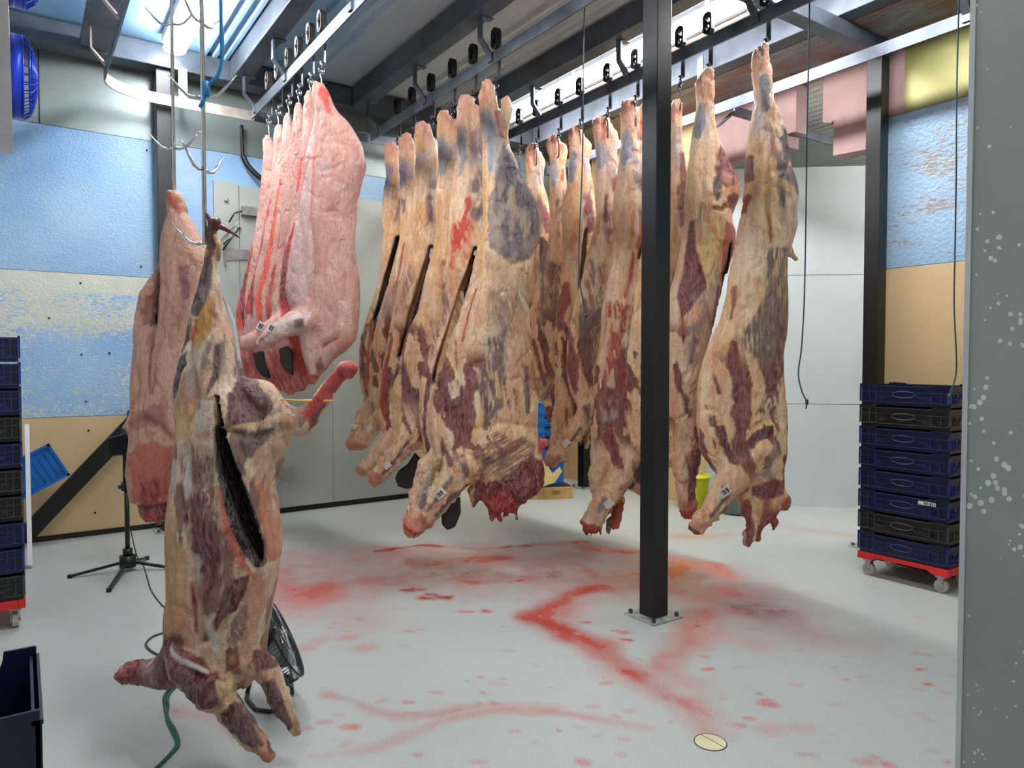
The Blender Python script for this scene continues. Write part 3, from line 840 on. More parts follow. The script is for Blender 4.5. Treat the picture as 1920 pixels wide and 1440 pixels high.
    for (pts, w, dep) in grooves:
        dd = d_polyline(U, W, pts); disp -= dep * np.exp(-(dd / w) ** 2)
    jag = fbm(X_ * 22, Y_ * 22, Z_ * 7, sd + 5, 4) - .5
    jag2 = fbm(X_ * 70, Y_ * 70, Z_ * 26, sd + 6, 2) - .5
    J = jag * 2.2 + jag2 * 1.0
    low = fbm(X_ * 5, Y_ * 5, Z_ * 3, sd + 8, 3); mid = fbm(X_ * 14, Y_ * 14, Z_ * 6, sd + 9, 3)
    xl_v = np.interp(Z_, gz, XLz); xr_v = np.interp(Z_, gz, XRz)
    uu = (X_ - xl_v) / (xr_v - xl_v + 1e-6); ss = (zs.max() - Z_) / (zs.max() - zs.min())
    C = np.tile(arr(CREAM), (len(V), 1))
    def M_(e0, e1, x): return sstep(e0, e1, x)
    if base == 'beef':
        C = blend(C, M_(.38, .62, low) * .75, YEL); C = blend(C, M_(.42, .64, mid) * .6, PINKF)
        C = blend(C, M_(.45, .68, fbm(X_ * 9, Y_ * 9, Z_ * 4, sd + 12, 3)) * .35, (222, 212, 200))
        strk0 = fbm(X_ * 30, Y_ * 30, Z_ * 3, sd + 30, 3)
        C = blend(C, M_(.56, .68, strk0) * .4, (214, 148, 112)); C = blend(C, M_(.54, .66, fbm(X_ * 34, Y_ * 34, Z_ * 2.4, sd + 31, 3)) * .4, (255, 238, 208))
        # shanks: bluish sinew between pinkish skin
        C = blend(C, (1 - M_(.04, .09, ss + jag * .05)) * .8, (226, 168, 146))
        C = blend(C, M_(.06, .11, ss) * (1 - M_(.15, .22, ss)) * M_(.48, .58, mid + .04) * .55, (186, 190, 204))
        # dark meat showing on the rump, right-hand side
        m = M_(.50, .62, uu + jag * .5) * M_(.17, .21, ss + jag * .06) * (1 - M_(.30, .37, ss + jag * .1)) * M_(.42, .54, mid)
        C = blend(C, m * .8, GREYP)
        # brownish streaked flank over the ribs
        strk = vnoise((X_ + Z_ * .35) * 90, Y_ * 20, (Z_ - X_ * .35) * 9, sd + 14)
        m = M_(.40, .62, uu + jag * .5) * M_(.42, .52, ss + jag * .08) * (1 - M_(.60, .72, ss + jag * .08))
        C = blend(C, m * (.3 + .6 * M_(.35, .65, strk)), (150, 128, 112))
        # red meat by the shoulder and brisket
        mz = fbm(X_ * 15 + Z_ * 4, Y_ * 10, Z_ * 5, sd + 33, 4)
        m = M_(.60, .66, ss) * (1 - M_(.84, .90, ss)) * M_(.565, .60, mz + .14 * np.exp(-((uu - .35 - (ss - .7) * .5) / .12) ** 2))
        C = blend(C, m * .9, RED)
        C = blend(C, M_(.90, .96, ss + jag * .12) * M_(.4, .5, uu + jag * .3) * .95, (134, 36, 36))
        C = blend(C, M_(.66, .74, jag * .9 + .5) * .4, (204, 104, 84))
    elif base == 'pork':
        C = np.tile(arr(PIG), (len(V), 1)); C = blend(C, M_(.4, .65, low) * .7, (226, 184, 168)); C = blend(C, M_(.45, .65, mid) * .5, (200, 138, 126))
        C = blend(C, M_(.62, .7, jag + .5) * .3, (206, 120, 108))
    elif base == 'deer':
        C = np.tile(arr((234, 200, 160)), (len(V), 1)); C = blend(C, M_(.4, .62, low) * .6, (210, 180, 160)); C = blend(C, M_(.45, .62, mid) * .7, (244, 224, 198))
        C = blend(C, M_(.45, .65, fbm(X_ * 8, Y_ * 8, Z_ * 5, sd + 60, 3)) * .45, (216, 138, 112)); C = blend(C, M_(.58, .68, jag + .5) * .5, (164, 90, 78)); C = blend(C, M_(.55, .6, fbm(X_ * 20, Y_ * 14, Z_ * 6, sd + 40, 4)) * .75, (112, 56, 56))
    elif base == 'lamb':
        C = np.tile(arr((218, 172, 150)), (len(V), 1)); C = blend(C, M_(.45, .6, low) * .6, (196, 146, 126)); C = blend(C, M_(.5, .62, mid) * .5, (226, 182, 158))
        C = blend(C, M_(.6, .7, jag + .5) * .4, (158, 84, 74))
    for st in paint:
        kind = st[0]
        if kind == 'p':                                   # polygon: color, strength, raggedness, points
            _, c, a, rg, pts = st; dd = d_poly(U, W, pts); m = 1 - sstep(-2.0, 2.0, dd + J * rg); C = blend(C, m * a, c)
        elif kind == 'l':                                 # line: color, strength, width, raggedness, points
            _, c, a, w, rg, pts = st
            ws = [q * .5 for q in w] if isinstance(w, (list, tuple)) else [w * .5] * len(pts)
            dd = d_polyline(U, W, pts, ws); m = 1 - sstep(-1.5, 1.8, dd + J * rg); C = blend(C, m * a, c)
        elif kind == 's':                                 # streaky patch
            _, c, a, rg, ang, pts = st; dd = d_poly(U, W, pts); m = 1 - sstep(-4, 4, dd + J * rg)
            ca_, sa_ = math.cos(math.radians(ang)), math.sin(math.radians(ang))
            q = vnoise((U * ca_ + W * sa_) * .55, Y_ * 8, (-U * sa_ + W * ca_) * .06, sd + 21)
            C = blend(C, m * a * (.25 + .75 * sstep(.3, .6, q)), c)
        elif kind == 'w':                                 # pale wisps
            _, c, a, w, pts = st; dd = d_polyline(U, W, pts); q = fbm(X_ * 26, Y_ * 26, Z_ * 9, sd + 50, 3)
            C = blend(C, (1 - sstep(w * .3, w, dd)) * a * sstep(.44, .56, q), c)
        elif kind == 'm':                                 # mottled patch
            _, c, a, rg, pts = st; dd = d_poly(U, W, pts); m = 1 - sstep(-5, 5, dd + J * rg)
            C = blend(C, m * a * sstep(.42, .56, mid * .5 + (jag + .5) * .5), c)
    V = V + N * disp[:, None]
    xo = (x0 + x1) / 2; zo = float(zs.max())
    V = V - np.array([xo, 0, zo])
    me = mesh_np(name, V, Q[:, ::1])
    ca = me.color_attributes.new('Col', 'FLOAT_COLOR', 'POINT')
    ca.data.foreach_set('color', np.concatenate([np.clip(C, 0, 1), np.ones((len(C), 1))], 1).astype(np.float32).ravel())
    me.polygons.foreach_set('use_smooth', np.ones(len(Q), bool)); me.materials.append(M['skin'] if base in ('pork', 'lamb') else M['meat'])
    ob = bpy.data.objects.new(name, me); col.objects.link(ob)
    dd_ = d + yoff
    ob.location = (dd_ * SA + xo * CA, dd_ * CA - xo * SA, zo); ob.rotation_euler = (0, 0, -YAW)
    tag(ob, label, cat, group)
    for (px, py, w, hgt, ang) in tags:                    # small paper labels stuck on the legs
        a = px2l(px, py, d); sel = (np.abs(V[:, 0] + xo - a[0]) < w * .7) & (np.abs(V[:, 2] + zo - a[1]) < hgt * .7)
        yy = V[sel, 1].min() if sel.any() else -.05
        # bend the label around the leg
        t = MB(); ns = 7; vs = []; fs = []
        for i in range(ns):
            s_ = (i / (ns - 1) - .5) * w
            for q in (-.5, .5):
                vs.append((s_, (s_ / w * 2) ** 2 * .008, q * hgt))
        for i in range(ns - 1): fs.append((2 * i, 2 * i + 2, 2 * i + 3, 2 * i + 1))
        vs += [(x, y + .0015, z) for x, y, z in vs]; m_ = 2 * ns
        fs += [tuple(q + m_ for q in reversed(f)) for f in fs]
        t.add(vs, fs); lo = t.build('paper_label', M['paper'], ob)
        lo.location = (a[0] - xo, yy - .003, a[1] - zo); lo.rotation_euler = (0, math.radians(ang), 0)
        t = MB()
        for i in range(5):
            t.box(-w * .3 + i * w * .13, -.0015, -hgt * .3, -w * .3 + i * w * .13 + w * .05 * (1 + i % 2), .0045, hgt * .3)
        if d < 5.3: t.build('printed_marks', M['ink'], lo)
    for (nm, mat, pts, y_) in flaps:                      # thin attached pieces (dark offal flaps, ear tags)
        pl = [px2l(q[0], q[1], d) for q in pts]
        t = MB(); t.prism([(q[0] - xo, q[1] - zo) for q in pl], 1, y_, y_ + .03)
        f = t.build(nm, mat, ob, False, None, .01); 
    return ob

M['offal'] = simple('dark_offal', (34, 22, 22), 0.35, 0, 0.2, 8)
GB1 = 'beef sides hanging on the left beef rail'; GB2 = 'beef sides hanging on the right beef rail'; GP = 'pork sides hanging on the first rail'
NAME = 'beef_side'

# ---- left beef rail, nearest first -------------------------------------------------
carcass(NAME, 'nearest beef side of the left rail, grey rump, wide back and ragged red neck', 'beef side', GB1, 5.12,
 [(153, 904, 920), (160, 899, 925), (175, 895, 930), (200, 897, 934), (230, 901, 940), (258, 904, 946), (278, 905, 956), (300, 905, 968), (338, 903, 982), (368, 902, 998), (390, 903, 1011), (412, 904, 1015), (440, 900, 1012), (477, 893, 1001), (519, 883, 996), (560, 870, 992), (600, 858, 992), (637, 844, 996), (681, 829, 1001), (720, 815, 1005), (753, 808, 1009), (807, 804, 1010), (840, 808, 1014), (865, 824, 1017), (890, 862, 1020), (910, 884, 1020), (930, 896, 1004), (946, 908, 974), (956, 920, 958)],
 [.04, .055, .075, .10, .13, .15, .16, .16, .15, .15, .14, .12, .08],
 limbs=[[(948, 190, 9, .0), (951, 205, 10, .0), (946, 240, 7, .0), (942, 275, 10, .0)],
        [(915, 845, 36, -.03), (868, 872, 33, -.06), (852, 895, 27, -.07), (815, 945, 23, -.06), (792, 972, 22, -.05), (776, 985, 20, -.04)],
        [(828, 850, 18, .03), (800, 876, 20, .05), (790, 910, 18, .05), (779, 950, 16, .04), (772, 972, 15, .03)],
        [(1010, 835, 8, .02), (1022, 830, 7, .02)], [(1012, 440, 5, .03), (1021, 456, 8, .03), (1018, 478, 7, .03), (1016, 500, 4, .03), (1012, 508, 3, .03)]],
 rag=[(945, 950, 6, 26, 22), (1010, 905, 3, 14, 10), (880, 930, 4, 18, 14), (960, 945, 1, 40, 3), (785, 992, 4, 8, 18)],
 grooves=[([(905, 350), (906, 440), (898, 520)], 5, .012), ([(880, 560), (862, 640), (860, 700)], 5, .01), ([(845, 660), (865, 780), (885, 830)], 6, .014), ([(990, 490), (960, 500), (925, 470)], 6, .012),
          ([(955, 620), (945, 720), (930, 790)], 6, .01), ([(880, 850), (930, 870), (985, 830)], 7, .014), ([(995, 640), (998, 760)], 5, .008), ([(900, 800), (950, 790), (1005, 800)], 5, .01), ([(918, 230), (925, 300), (915, 360)], 5, .008)],
 paint=[('p', (134, 126, 128), .7, 9, [(944, 275), (968, 300), (1000, 368), (1016, 410), (1010, 460), (985, 500), (945, 496), (915, 455), (915, 395), (928, 340)]), ('l', (182, 188, 200), .85, [14, 22, 16], 4, [(912, 215), (922, 265), (924, 320)]), ('l', (214, 150, 120), .7, 12, 3, [(905, 165), (912, 190)]),
        ('l', (196, 66, 56), .8, 5, 2, [(930, 215), (936, 250), (946, 262)]),
        ('m', (92, 84, 92), .95, 9, [(950, 285), (972, 318), (992, 368), (1010, 400), (1004, 455), (985, 500), (945, 492), (918, 450), (918, 400), (930, 345)]),
        ('m', (78, 70, 78), .9, 6, [(950, 300), (985, 360), (975, 400), (940, 370)]),
        ('p', (196, 160, 122), .6, 10, [(915, 480), (985, 495), (990, 560), (950, 540), (915, 530)]),
        ('l', (232, 186, 120), .8, [6, 10, 12, 8], 3, [(905, 340), (906, 400), (902, 450), (900, 520)]),
        ('l', (170, 52, 44), .85, 4, 1.5, [(893, 545), (880, 590), (870, 640)]), ('l', (160, 46, 40), .8, 3, 1.5, [(857, 640), (857, 690)]),
        ('p', (108, 42, 44), .95, 8, [(824, 695), (846, 730), (860, 790), (852, 800), (832, 760), (818, 720)]), ('p', (112, 46, 46), .92, 7, [(850, 745), (866, 742), (876, 800), (866, 812), (856, 790)]),
        ('p', (108, 44, 44), .9, 7, [(826, 800), (848, 850), (862, 870), (848, 872), (832, 846)]),
        ('s', (112, 86, 92), .9, 8, -4, [(912, 636), (948, 620), (955, 680), (948, 745), (930, 790), (905, 782), (898, 730), (906, 690)]),
        ('s', (150, 116, 100), .6, 10, -8, [(915, 540), (960, 545), (975, 610), (915, 620)]),
        ('s', (198, 150, 112), .6, 14, 20, [(955, 530), (990, 590), (1002, 680), (1004, 780), (962, 792), (952, 700)]),
        ('l', (90, 56, 62), .9, 9, 3, [(985, 690), (990, 770)]), ('l', (104, 52, 56), .8, 8, 3, [(912, 745), (912, 800)]),
        ('s', (104, 56, 60), .75, 14, 60, [(895, 838), (930, 806), (1000, 826), (1004, 870), (960, 905), (905, 880)]),
        ('m', (92, 62, 66), .8, 10, [(862, 850), (900, 838), (925, 862), (905, 900), (872, 895)]),
        ('p', (112, 30, 32), .96, 10, [(884, 905), (940, 893), (995, 850), (1026, 868), (1030, 910), (985, 945), (960, 990), (925, 985), (890, 960)]),
        ('p', (178, 46, 42), .8, 12, [(905, 925), (960, 915), (970, 960), (930, 985), (905, 960)]), ('p', (200, 50, 50), .9, 3, [(1008, 815), (1035, 815), (1035, 850), (1008, 850)]),
        ('l', (96, 58, 46), .9, 20, 2, [(1024, 452), (1020, 505)]), ('l', (84, 66, 78), .85, [8, 10, 8], 4, [(880, 905), (850, 925), (822, 960)]), ('l', (96, 84, 92), .8, 7, 4, [(852, 888), (828, 920), (806, 950)]),
        ('p', (206, 214, 214), .5, 3, [(808, 868), (818, 868), (800, 930), (785, 930)]), ('p', (90, 90, 108), .85, 3, [(795, 925), (806, 925), (796, 948), (784, 945)]),
        ('p', (216, 130, 116), .75, 6, [(750, 962), (808, 962), (815, 1000), (750, 1000)]), ('l', (176, 40, 38), .9, 8, 2, [(758, 980), (778, 992), (804, 1000)])],
 tags=[(830, 917, .075, .055, -42)], seed=1, base='beef', h=.0095,
 flaps=[('dark_flap', M['offal'], [(843, 930), (862, 935), (863, 965), (852, 992), (838, 998), (827, 988), (826, 972), (834, 950)], .05)])

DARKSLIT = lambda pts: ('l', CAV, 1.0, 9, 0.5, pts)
carcass(NAME, 'second beef side of the left rail, bright red streak on its thigh', 'beef side', GB1, 5.46,
 [(179, 868, 884), (190, 859, 890), (215, 857, 896), (250, 858, 902), (285, 857, 910), (320, 853, 925), (360, 847, 935), (410, 843, 940), (458, 842, 940), (519, 833, 938), (570, 834, 940), (610, 826, 945), (660, 804, 948), (710, 790, 950), (760, 786, 952), (810, 788, 952), (850, 796, 950), (880, 815, 940), (900, 850, 920)],
 [.04, .055, .075, .09, .11, .12, .12, .12, .12, .11, .10, .08],
 limbs=[[(898, 205, 9), (902, 225, 9), (905, 265, 6), (908, 300, 10)]],
 carve=[([(892, 470), (882, 510), (866, 560), (852, 605), (838, 645), (826, 680), (816, 712)], [4, 6, 8, 8, 7, 6, 3], .30)],
 grooves=[([(880, 230), (890, 300), (885, 400)], 5, .01), ([(858, 330), (864, 400), (856, 460)], 5, .01)],
 paint=[('l', (164, 166, 180), .85, [10, 14, 8], 4, [(866, 270), (870, 300), (862, 330)]), ('m', (102, 80, 86), .95, 6, [(884, 345), (898, 335), (905, 400), (895, 430), (882, 410)]),
        ('l', (208, 52, 44), .9, [5, 8, 12, 8, 5], 7, [(880, 380), (876, 410), (866, 440), (856, 465), (848, 500)]), ('s', (214, 62, 46), .9, 14, -12, [(852, 425), (888, 405), (892, 450), (864, 480), (850, 500)]), ('s', (240, 170, 120), .8, 10, -12, [(880, 440), (895, 430), (892, 480), (876, 500)]),
        ('s', (196, 118, 92), .5, 6, -12, [(845, 470), (885, 470), (850, 580), (834, 540)]),
        ('s', (140, 84, 100), .8, 7, -18, [(836, 545), (845, 575), (822, 640), (800, 690), (792, 700), (806, 640), (824, 590)]),
        ('l', (104, 34, 34), .95, 8, 3, [(806, 715), (798, 760), (797, 810), (806, 850)]), ('l', (214, 170, 130), .8, 5, 2, [(792, 730), (791, 800)]),
        ('l', (150, 44, 36), .9, 6, 2, [(850, 600), (828, 660), (810, 710)]),
        DARKSLIT([(892, 470), (882, 510), (866, 560), (852, 605), (838, 645), (826, 680), (816, 712)])],
 seed=2)

carcass(NAME, 'third beef side of the left rail, its leg with a white label reaching down left', 'beef side', GB1, 5.80,
 [(206, 826, 840), (215, 819, 848), (240, 818, 854), (275, 820, 858), (310, 822, 862), (340, 820, 868), (380, 815, 872), (430, 818, 872), (480, 810, 872), (540, 792, 870), (590, 780, 870), (640, 760, 870), (690, 746, 868), (720, 738, 868), (750, 731, 866), (790, 730, 862), (820, 742, 855), (840, 765, 840)],
 [.035, .05, .07, .09, .11, .12, .12, .12, .12, .11, .10, .08],
 limbs=[[(862, 225, 8), (866, 240, 8), (864, 270, 6), (862, 300, 9)],
        [(810, 800, 26, -.03), (778, 812, 24, -.05), (752, 842, 19, -.05), (725, 875, 17, -.04), (708, 893, 16, -.03)],
        [(775, 780, 18, .04), (730, 825, 16, .05), (700, 860, 15, .05), (680, 880, 14, .04)]],
 grooves=[([(838, 300), (840, 400), (830, 480)], 5, .01), ([(742, 690), (770, 780), (790, 830)], 6, .012)],
 paint=[('l', (170, 176, 186), .85, [12, 18, 10], 4, [(828, 262), (834, 300), (830, 330)]), ('l', (224, 176, 104), .7, [8, 12], 4, [(822, 225), (830, 255)]),
        ('l', (216, 168, 96), .7, [6, 8, 6], 3, [(826, 370), (824, 430), (818, 500)]),
        ('l', (150, 46, 40), .9, 5, 2, [(788, 560), (772, 610), (757, 660), (757, 700)]),
        ('p', (104, 40, 44), .92, 7, [(756, 670), (775, 720), (788, 745), (778, 752), (762, 725), (750, 690)]),
        ('p', (112, 48, 46), .9, 6, [(756, 760), (775, 800), (782, 812), (768, 810), (757, 788)]),
        ('s', (120, 100, 104), .7, 8, -30, [(762, 740), (790, 735), (800, 780), (780, 800)]),
        ('p', (232, 190, 130), .7, 6, [(732, 720), (748, 700), (757, 790), (750, 825), (736, 800)]),
        ('l', (96, 84, 94), .8, 7, 4, [(770, 825), (745, 860), (722, 885)]),
        ('p', (200, 112, 98), .7, 5, [(695, 875), (722, 890), (715, 915), (690, 905)]), ('p', (200, 112, 98), .7, 5, [(664, 870), (690, 880), (682, 900), (664, 892)])],
 tags=[(730, 869, .06, .05, -40)], seed=3,
 flaps=[('dark_flap', M['offal'], [(776, 850), (792, 868), (790, 890), (778, 915), (760, 920), (744, 915), (738, 900), (744, 885), (762, 872)], .06)])

carcass(NAME, 'fourth beef side of the left rail, broad yellow hock and curled orange rib edge', 'beef side', GB1, 6.12,
 [(228, 784, 796), (236, 776, 806), (260, 776, 816), (290, 778, 822), (330, 778, 826), (370, 774, 828), (420, 770, 828), (470, 764, 828), (520, 752, 828), (580, 738, 826), (640, 728, 822), (690, 716, 820), (740, 708, 815), (780, 707, 806), (810, 718, 790), (830, 735, 770)],
 [.035, .05, .07, .09, .10, .11, .11, .11, .11, .10, .09, .08],
 limbs=[[(752, 800, 17, .0), (722, 838, 17, .0), (700, 862, 15), (684, 878, 14)]],
 carve=[([(810, 466), (798, 510), (786, 555), (772, 600), (760, 640), (751, 668)], [4, 6, 7, 7, 5, 3], .28)],
 grooves=[([(795, 260), (800, 330), (790, 420)], 5, .01)],
 paint=[('l', (218, 178, 96), .85, [14, 10], 4, [(782, 258), (790, 285)]), ('m', (98, 78, 84), .95, 5, [(802, 372), (818, 362), (822, 400), (810, 425), (800, 410)]),
        ('s', (214, 160, 92), .7, 5, -10, [(780, 380), (808, 380), (800, 470), (770, 480)]), ('l', (236, 206, 150), .8, 4, 2, [(797, 440), (780, 540)]),
        ('s', (150, 104, 112), .75, 6, -18, [(772, 500), (782, 520), (760, 570), (742, 590)]),
        ('l', (176, 62, 34), .95, [6, 10, 14, 12], 3, [(738, 640), (722, 700), (720, 760), (735, 800)]), ('l', (110, 34, 28), .9, [6, 8, 6], 2, [(735, 690), (727, 740), (732, 780)]),
        ('l', (222, 176, 128), .8, 5, 2, [(728, 650), (711, 720), (711, 780)]), ('p', (204, 66, 36), .9, 5, [(722, 795), (745, 800), (742, 835), (728, 830)]),
        DARKSLIT([(810, 466), (798, 510), (786, 555), (772, 600), (760, 640), (751, 668)])],
 seed=4)

carcass(NAME, 'fifth beef side of the left rail, narrow, between dark slit and yellow hock', 'beef side', GB1, 6.40,
 [(252, 755, 768), (262, 747, 776), (290, 748, 780), (330, 751, 782), (370, 750, 786), (410, 750, 790), (450, 748, 794), (500, 740, 796), (550, 724, 792), (600, 708, 788), (650, 698, 782), (700, 692, 776), (740, 692, 768), (765, 702, 755), (785, 715, 740)],
 [.03, .045, .06, .08, .10, .11, .11, .11, .10, .10, .08],
 limbs=[[(735, 760, 15, -.02), (705, 792, 15, -.03), (690, 815, 13, -.03), (678, 832, 12, -.02)]],
 paint=[('l', (170, 174, 190), .85, [8, 12, 8], 3, [(756, 300), (758, 330), (756, 350)]), ('m', (96, 76, 84), .9, 4, [(752, 372), (768, 368), (772, 400), (758, 415)]),
        ('l', (176, 50, 44), .9, [3, 5, 4], 2, [(760, 460), (752, 510), (745, 540)]), ('s', (150, 120, 130), .7, 6, -10, [(740, 530), (755, 530), (740, 600), (718, 600)]),
        ('p', (108, 42, 42), .9, 5, [(696, 650), (712, 680), (716, 700), (704, 698)]), ('p', (104, 40, 42), .9, 4, [(700, 705), (710, 702), (712, 725), (702, 724)]),
        ('p', (204, 116, 100), .7, 4, [(664, 828), (690, 832), (685, 850), (664, 848)])],
 tags=[(696, 801, .05, .045, -38)], seed=5)

carcass(NAME, 'farthest beef side of the left rail, beside the pork sides', 'beef side', GB1, 6.66,
 [(268, 728, 738), (276, 722, 746), (300, 722, 750), (335, 724, 752), (370, 718, 754), (400, 716, 760), (440, 719, 764), (480, 716, 768), (525, 709, 768), (560, 700, 764), (600, 685, 758), (640, 677, 752), (680, 674, 744), (720, 676, 735), (750, 684, 724), (768, 696, 712)],
 [.03, .045, .06, .08, .10, .11, .11, .10, .10, .09, .07],
 limbs=[[(700, 752, 14, .0), (684, 778, 14), (670, 810, 13), (660, 832, 12)]],
 carve=[([(748, 448), (738, 490), (726, 530), (716, 570), (706, 600)], [3, 4, 5, 4, 2], .26)],
 paint=[('l', (168, 172, 190), .85, [7, 10, 7], 3, [(728, 310), (730, 345), (727, 368)]), ('m', (94, 78, 84), .9, 4, [(736, 385), (750, 380), (752, 415), (740, 425)]),
        ('s', (216, 168, 110), .6, 4, -8, [(722, 440), (745, 440), (735, 500), (715, 510)]), ('l', (90, 44, 40), .85, [6, 8, 6], 3, [(690, 610), (683, 650), (682, 700), (690, 740)]),
        ('l', (196, 112, 72), .8, [5, 7, 6], 2, [(700, 600), (694, 660), (690, 720)]), ('p', (204, 116, 100), .7, 4, [(650, 825), (674, 828), (670, 846), (650, 842)]),
        DARKSLIT([(748, 448), (738, 490), (726, 530), (716, 570), (706, 600)])],
 tags=[(667, 799, .05, .045, -70)], seed=6)

# ---- right beef rail, nearest first --------------------------------------------------
carcass(NAME, 'rightmost beef side, tall, with a dangling tail and a white label on its leg', 'beef side', GB2, 4.67,
 [(83, 1428, 1438), (92, 1412, 1441), (105, 1407, 1443), (130, 1408, 1447), (165, 1413, 1448), (195, 1414, 1452), (220, 1409, 1464), (250, 1404, 1473), (286, 1400, 1477), (320, 1398, 1485), (348, 1398, 1494), (372, 1393, 1497), (405, 1388, 1491), (440, 1381, 1482), (475, 1377, 1474), (511, 1372, 1473), (550, 1364, 1475), (594, 1352, 1475), (635, 1336, 1470), (675, 1321, 1467), (715, 1311, 1469), (759, 1308, 1474), (800, 1309, 1477), (850, 1316, 1473), (885, 1338, 1469), (910, 1372, 1470), (940, 1384, 1474), (962, 1392, 1456), (990, 1402, 1430), (1010, 1404, 1424)],
 [.035, .05, .07, .10, .12, .14, .15, .15, .15, .14, .14, .12, .08, .05],
 limbs=[[(1488, 415, 5, -.02), (1480, 440, 7, -.02), (1474, 462, 6, -.02), (1482, 478, 5, -.02), (1490, 486, 4, -.02)],
        [(1420, 842, 34, -.03), (1384, 868, 32, -.06), (1358, 905, 25, -.07), (1330, 950, 19, -.06), (1305, 982, 17, -.05)]],
 rag=[(1408, 1008, 3, 18, 12), (1468, 945, 2, 12, 8), (1440, 985, 2, 10, 10)],
 grooves=[([(1425, 200), (1430, 300), (1424, 400), (1420, 480)], 5, .012), ([(1395, 380), (1380, 460)], 4, .01), ([(1370, 640), (1375, 740), (1380, 850)], 6, .014), ([(1435, 560), (1455, 640), (1420, 760)], 6, .012), ([(1400, 800), (1440, 780), (1470, 790)], 6, .01), ([(1330, 770), (1350, 850), (1360, 880)], 5, .01), ([(1440, 330), (1470, 320)], 6, .01), ([(1312, 770), (1330, 765)], 3, .008)],
 paint=[('l', (112, 120, 130), .85, [12, 18, 12], 4, [(1428, 150), (1432, 180), (1432, 210)]), ('l', (206, 152, 122), .8, 22, 5, [(1424, 100), (1428, 130)]),
        ('l', (92, 80, 86), .95, [10, 18, 16], 4, [(1470, 245), (1464, 268), (1470, 300)]), ('m', (96, 84, 92), .98, 6, [(1450, 290), (1478, 290), (1492, 345), (1490, 390), (1470, 400), (1448, 370), (1444, 330)]),
        ('m', (94, 74, 80), .95, 6, [(1445, 375), (1480, 372), (1482, 420), (1470, 430), (1455, 412)]), ('l', (228, 188, 128), .7, 6, 3, [(1450, 345), (1480, 362)]),
        ('l', (118, 66, 74), .9, 9, 3, [(1402, 300), (1401, 340)]), ('l', (222, 170, 112), .85, [6, 12, 14, 8], 4, [(1432, 300), (1428, 350), (1428, 400), (1430, 450)]),
        ('l', (188, 56, 46), .9, [8, 4], 2, [(1396, 372), (1388, 400)]), ('l', (150, 58, 50), .8, 5, 2, [(1428, 410), (1432, 460)]),
        ('p', (238, 214, 186), .6, 6, [(1384, 440), (1420, 440), (1416, 520), (1372, 520)]),
        ('s', (112, 98, 92), .95, 8, 0, [(1424, 470), (1470, 470), (1474, 560), (1450, 660), (1420, 680), (1380, 650), (1384, 620), (1418, 560)]),
        ('l', (132, 44, 42), .9, 5, 2, [(1372, 540), (1362, 600)]),
        ('s', (112, 50, 54), .96, 5, -12, [(1452, 605), (1470, 600), (1464, 680), (1452, 745), (1445, 775), (1404, 775), (1425, 725), (1440, 670)]),
        ('p', (134, 44, 46), .95, 5, [(1360, 640), (1368, 642), (1374, 680), (1366, 700), (1354, 690), (1348, 670)]), ('p', (104, 42, 46), .95, 5, [(1362, 712), (1372, 730), (1380, 772), (1372, 770), (1364, 745)]),
        ('p', (100, 40, 44), .95, 5, [(1328, 690), (1338, 715), (1346, 740), (1336, 738), (1328, 715)]), ('p', (92, 34, 38), .96, 3, [(1322, 777), (1331, 777), (1333, 798), (1323, 796)]),
        ('p', (96, 36, 40), .96, 5, [(1334, 800), (1346, 792), (1362, 840), (1368, 862), (1356, 862), (1344, 830)]),
        ('l', (150, 40, 40), .9, 4, 2, [(1406, 790), (1416, 785)]), ('p', (88, 36, 42), .95, 5, [(1390, 820), (1410, 802), (1442, 792), (1440, 808), (1412, 820), (1394, 836), (1382, 838)]),
        ('m', (140, 112, 106), .7, 8, [(1405, 830), (1440, 820), (1465, 850), (1440, 900), (1405, 890)]),
        ('l', (104, 36, 40), .9, 8, 3, [(1474, 800), (1470, 880)]),
        ('p', (112, 34, 38), .94, 6, [(1400, 905), (1440, 890), (1468, 900), (1462, 925), (1425, 935), (1402, 922)]), ('p', (138, 38, 38), .9, 6, [(1385, 935), (1398, 930), (1412, 1000), (1402, 1035), (1392, 1010)]),
        ('l', (176, 48, 44), .9, 7, 2, [(1474, 930), (1462, 955), (1440, 985), (1424, 1010)]),
        ('l', (84, 80, 92), .85, [9, 9, 6], 4, [(1352, 925), (1335, 945), (1322, 962)]), ('l', (110, 70, 78), .8, 6, 4, [(1395, 912), (1368, 935), (1342, 955)]),
        ('p', (216, 152, 132), .7, 5, [(1290, 968), (1330, 985), (1312, 1006), (1284, 995)]), ('p', (140, 60, 66), .9, 2, [(1286, 980), (1306, 992), (1302, 1003), (1288, 998)])],
 tags=[(1347, 913, .085, .055, -38)], seed=7, h=.0095)

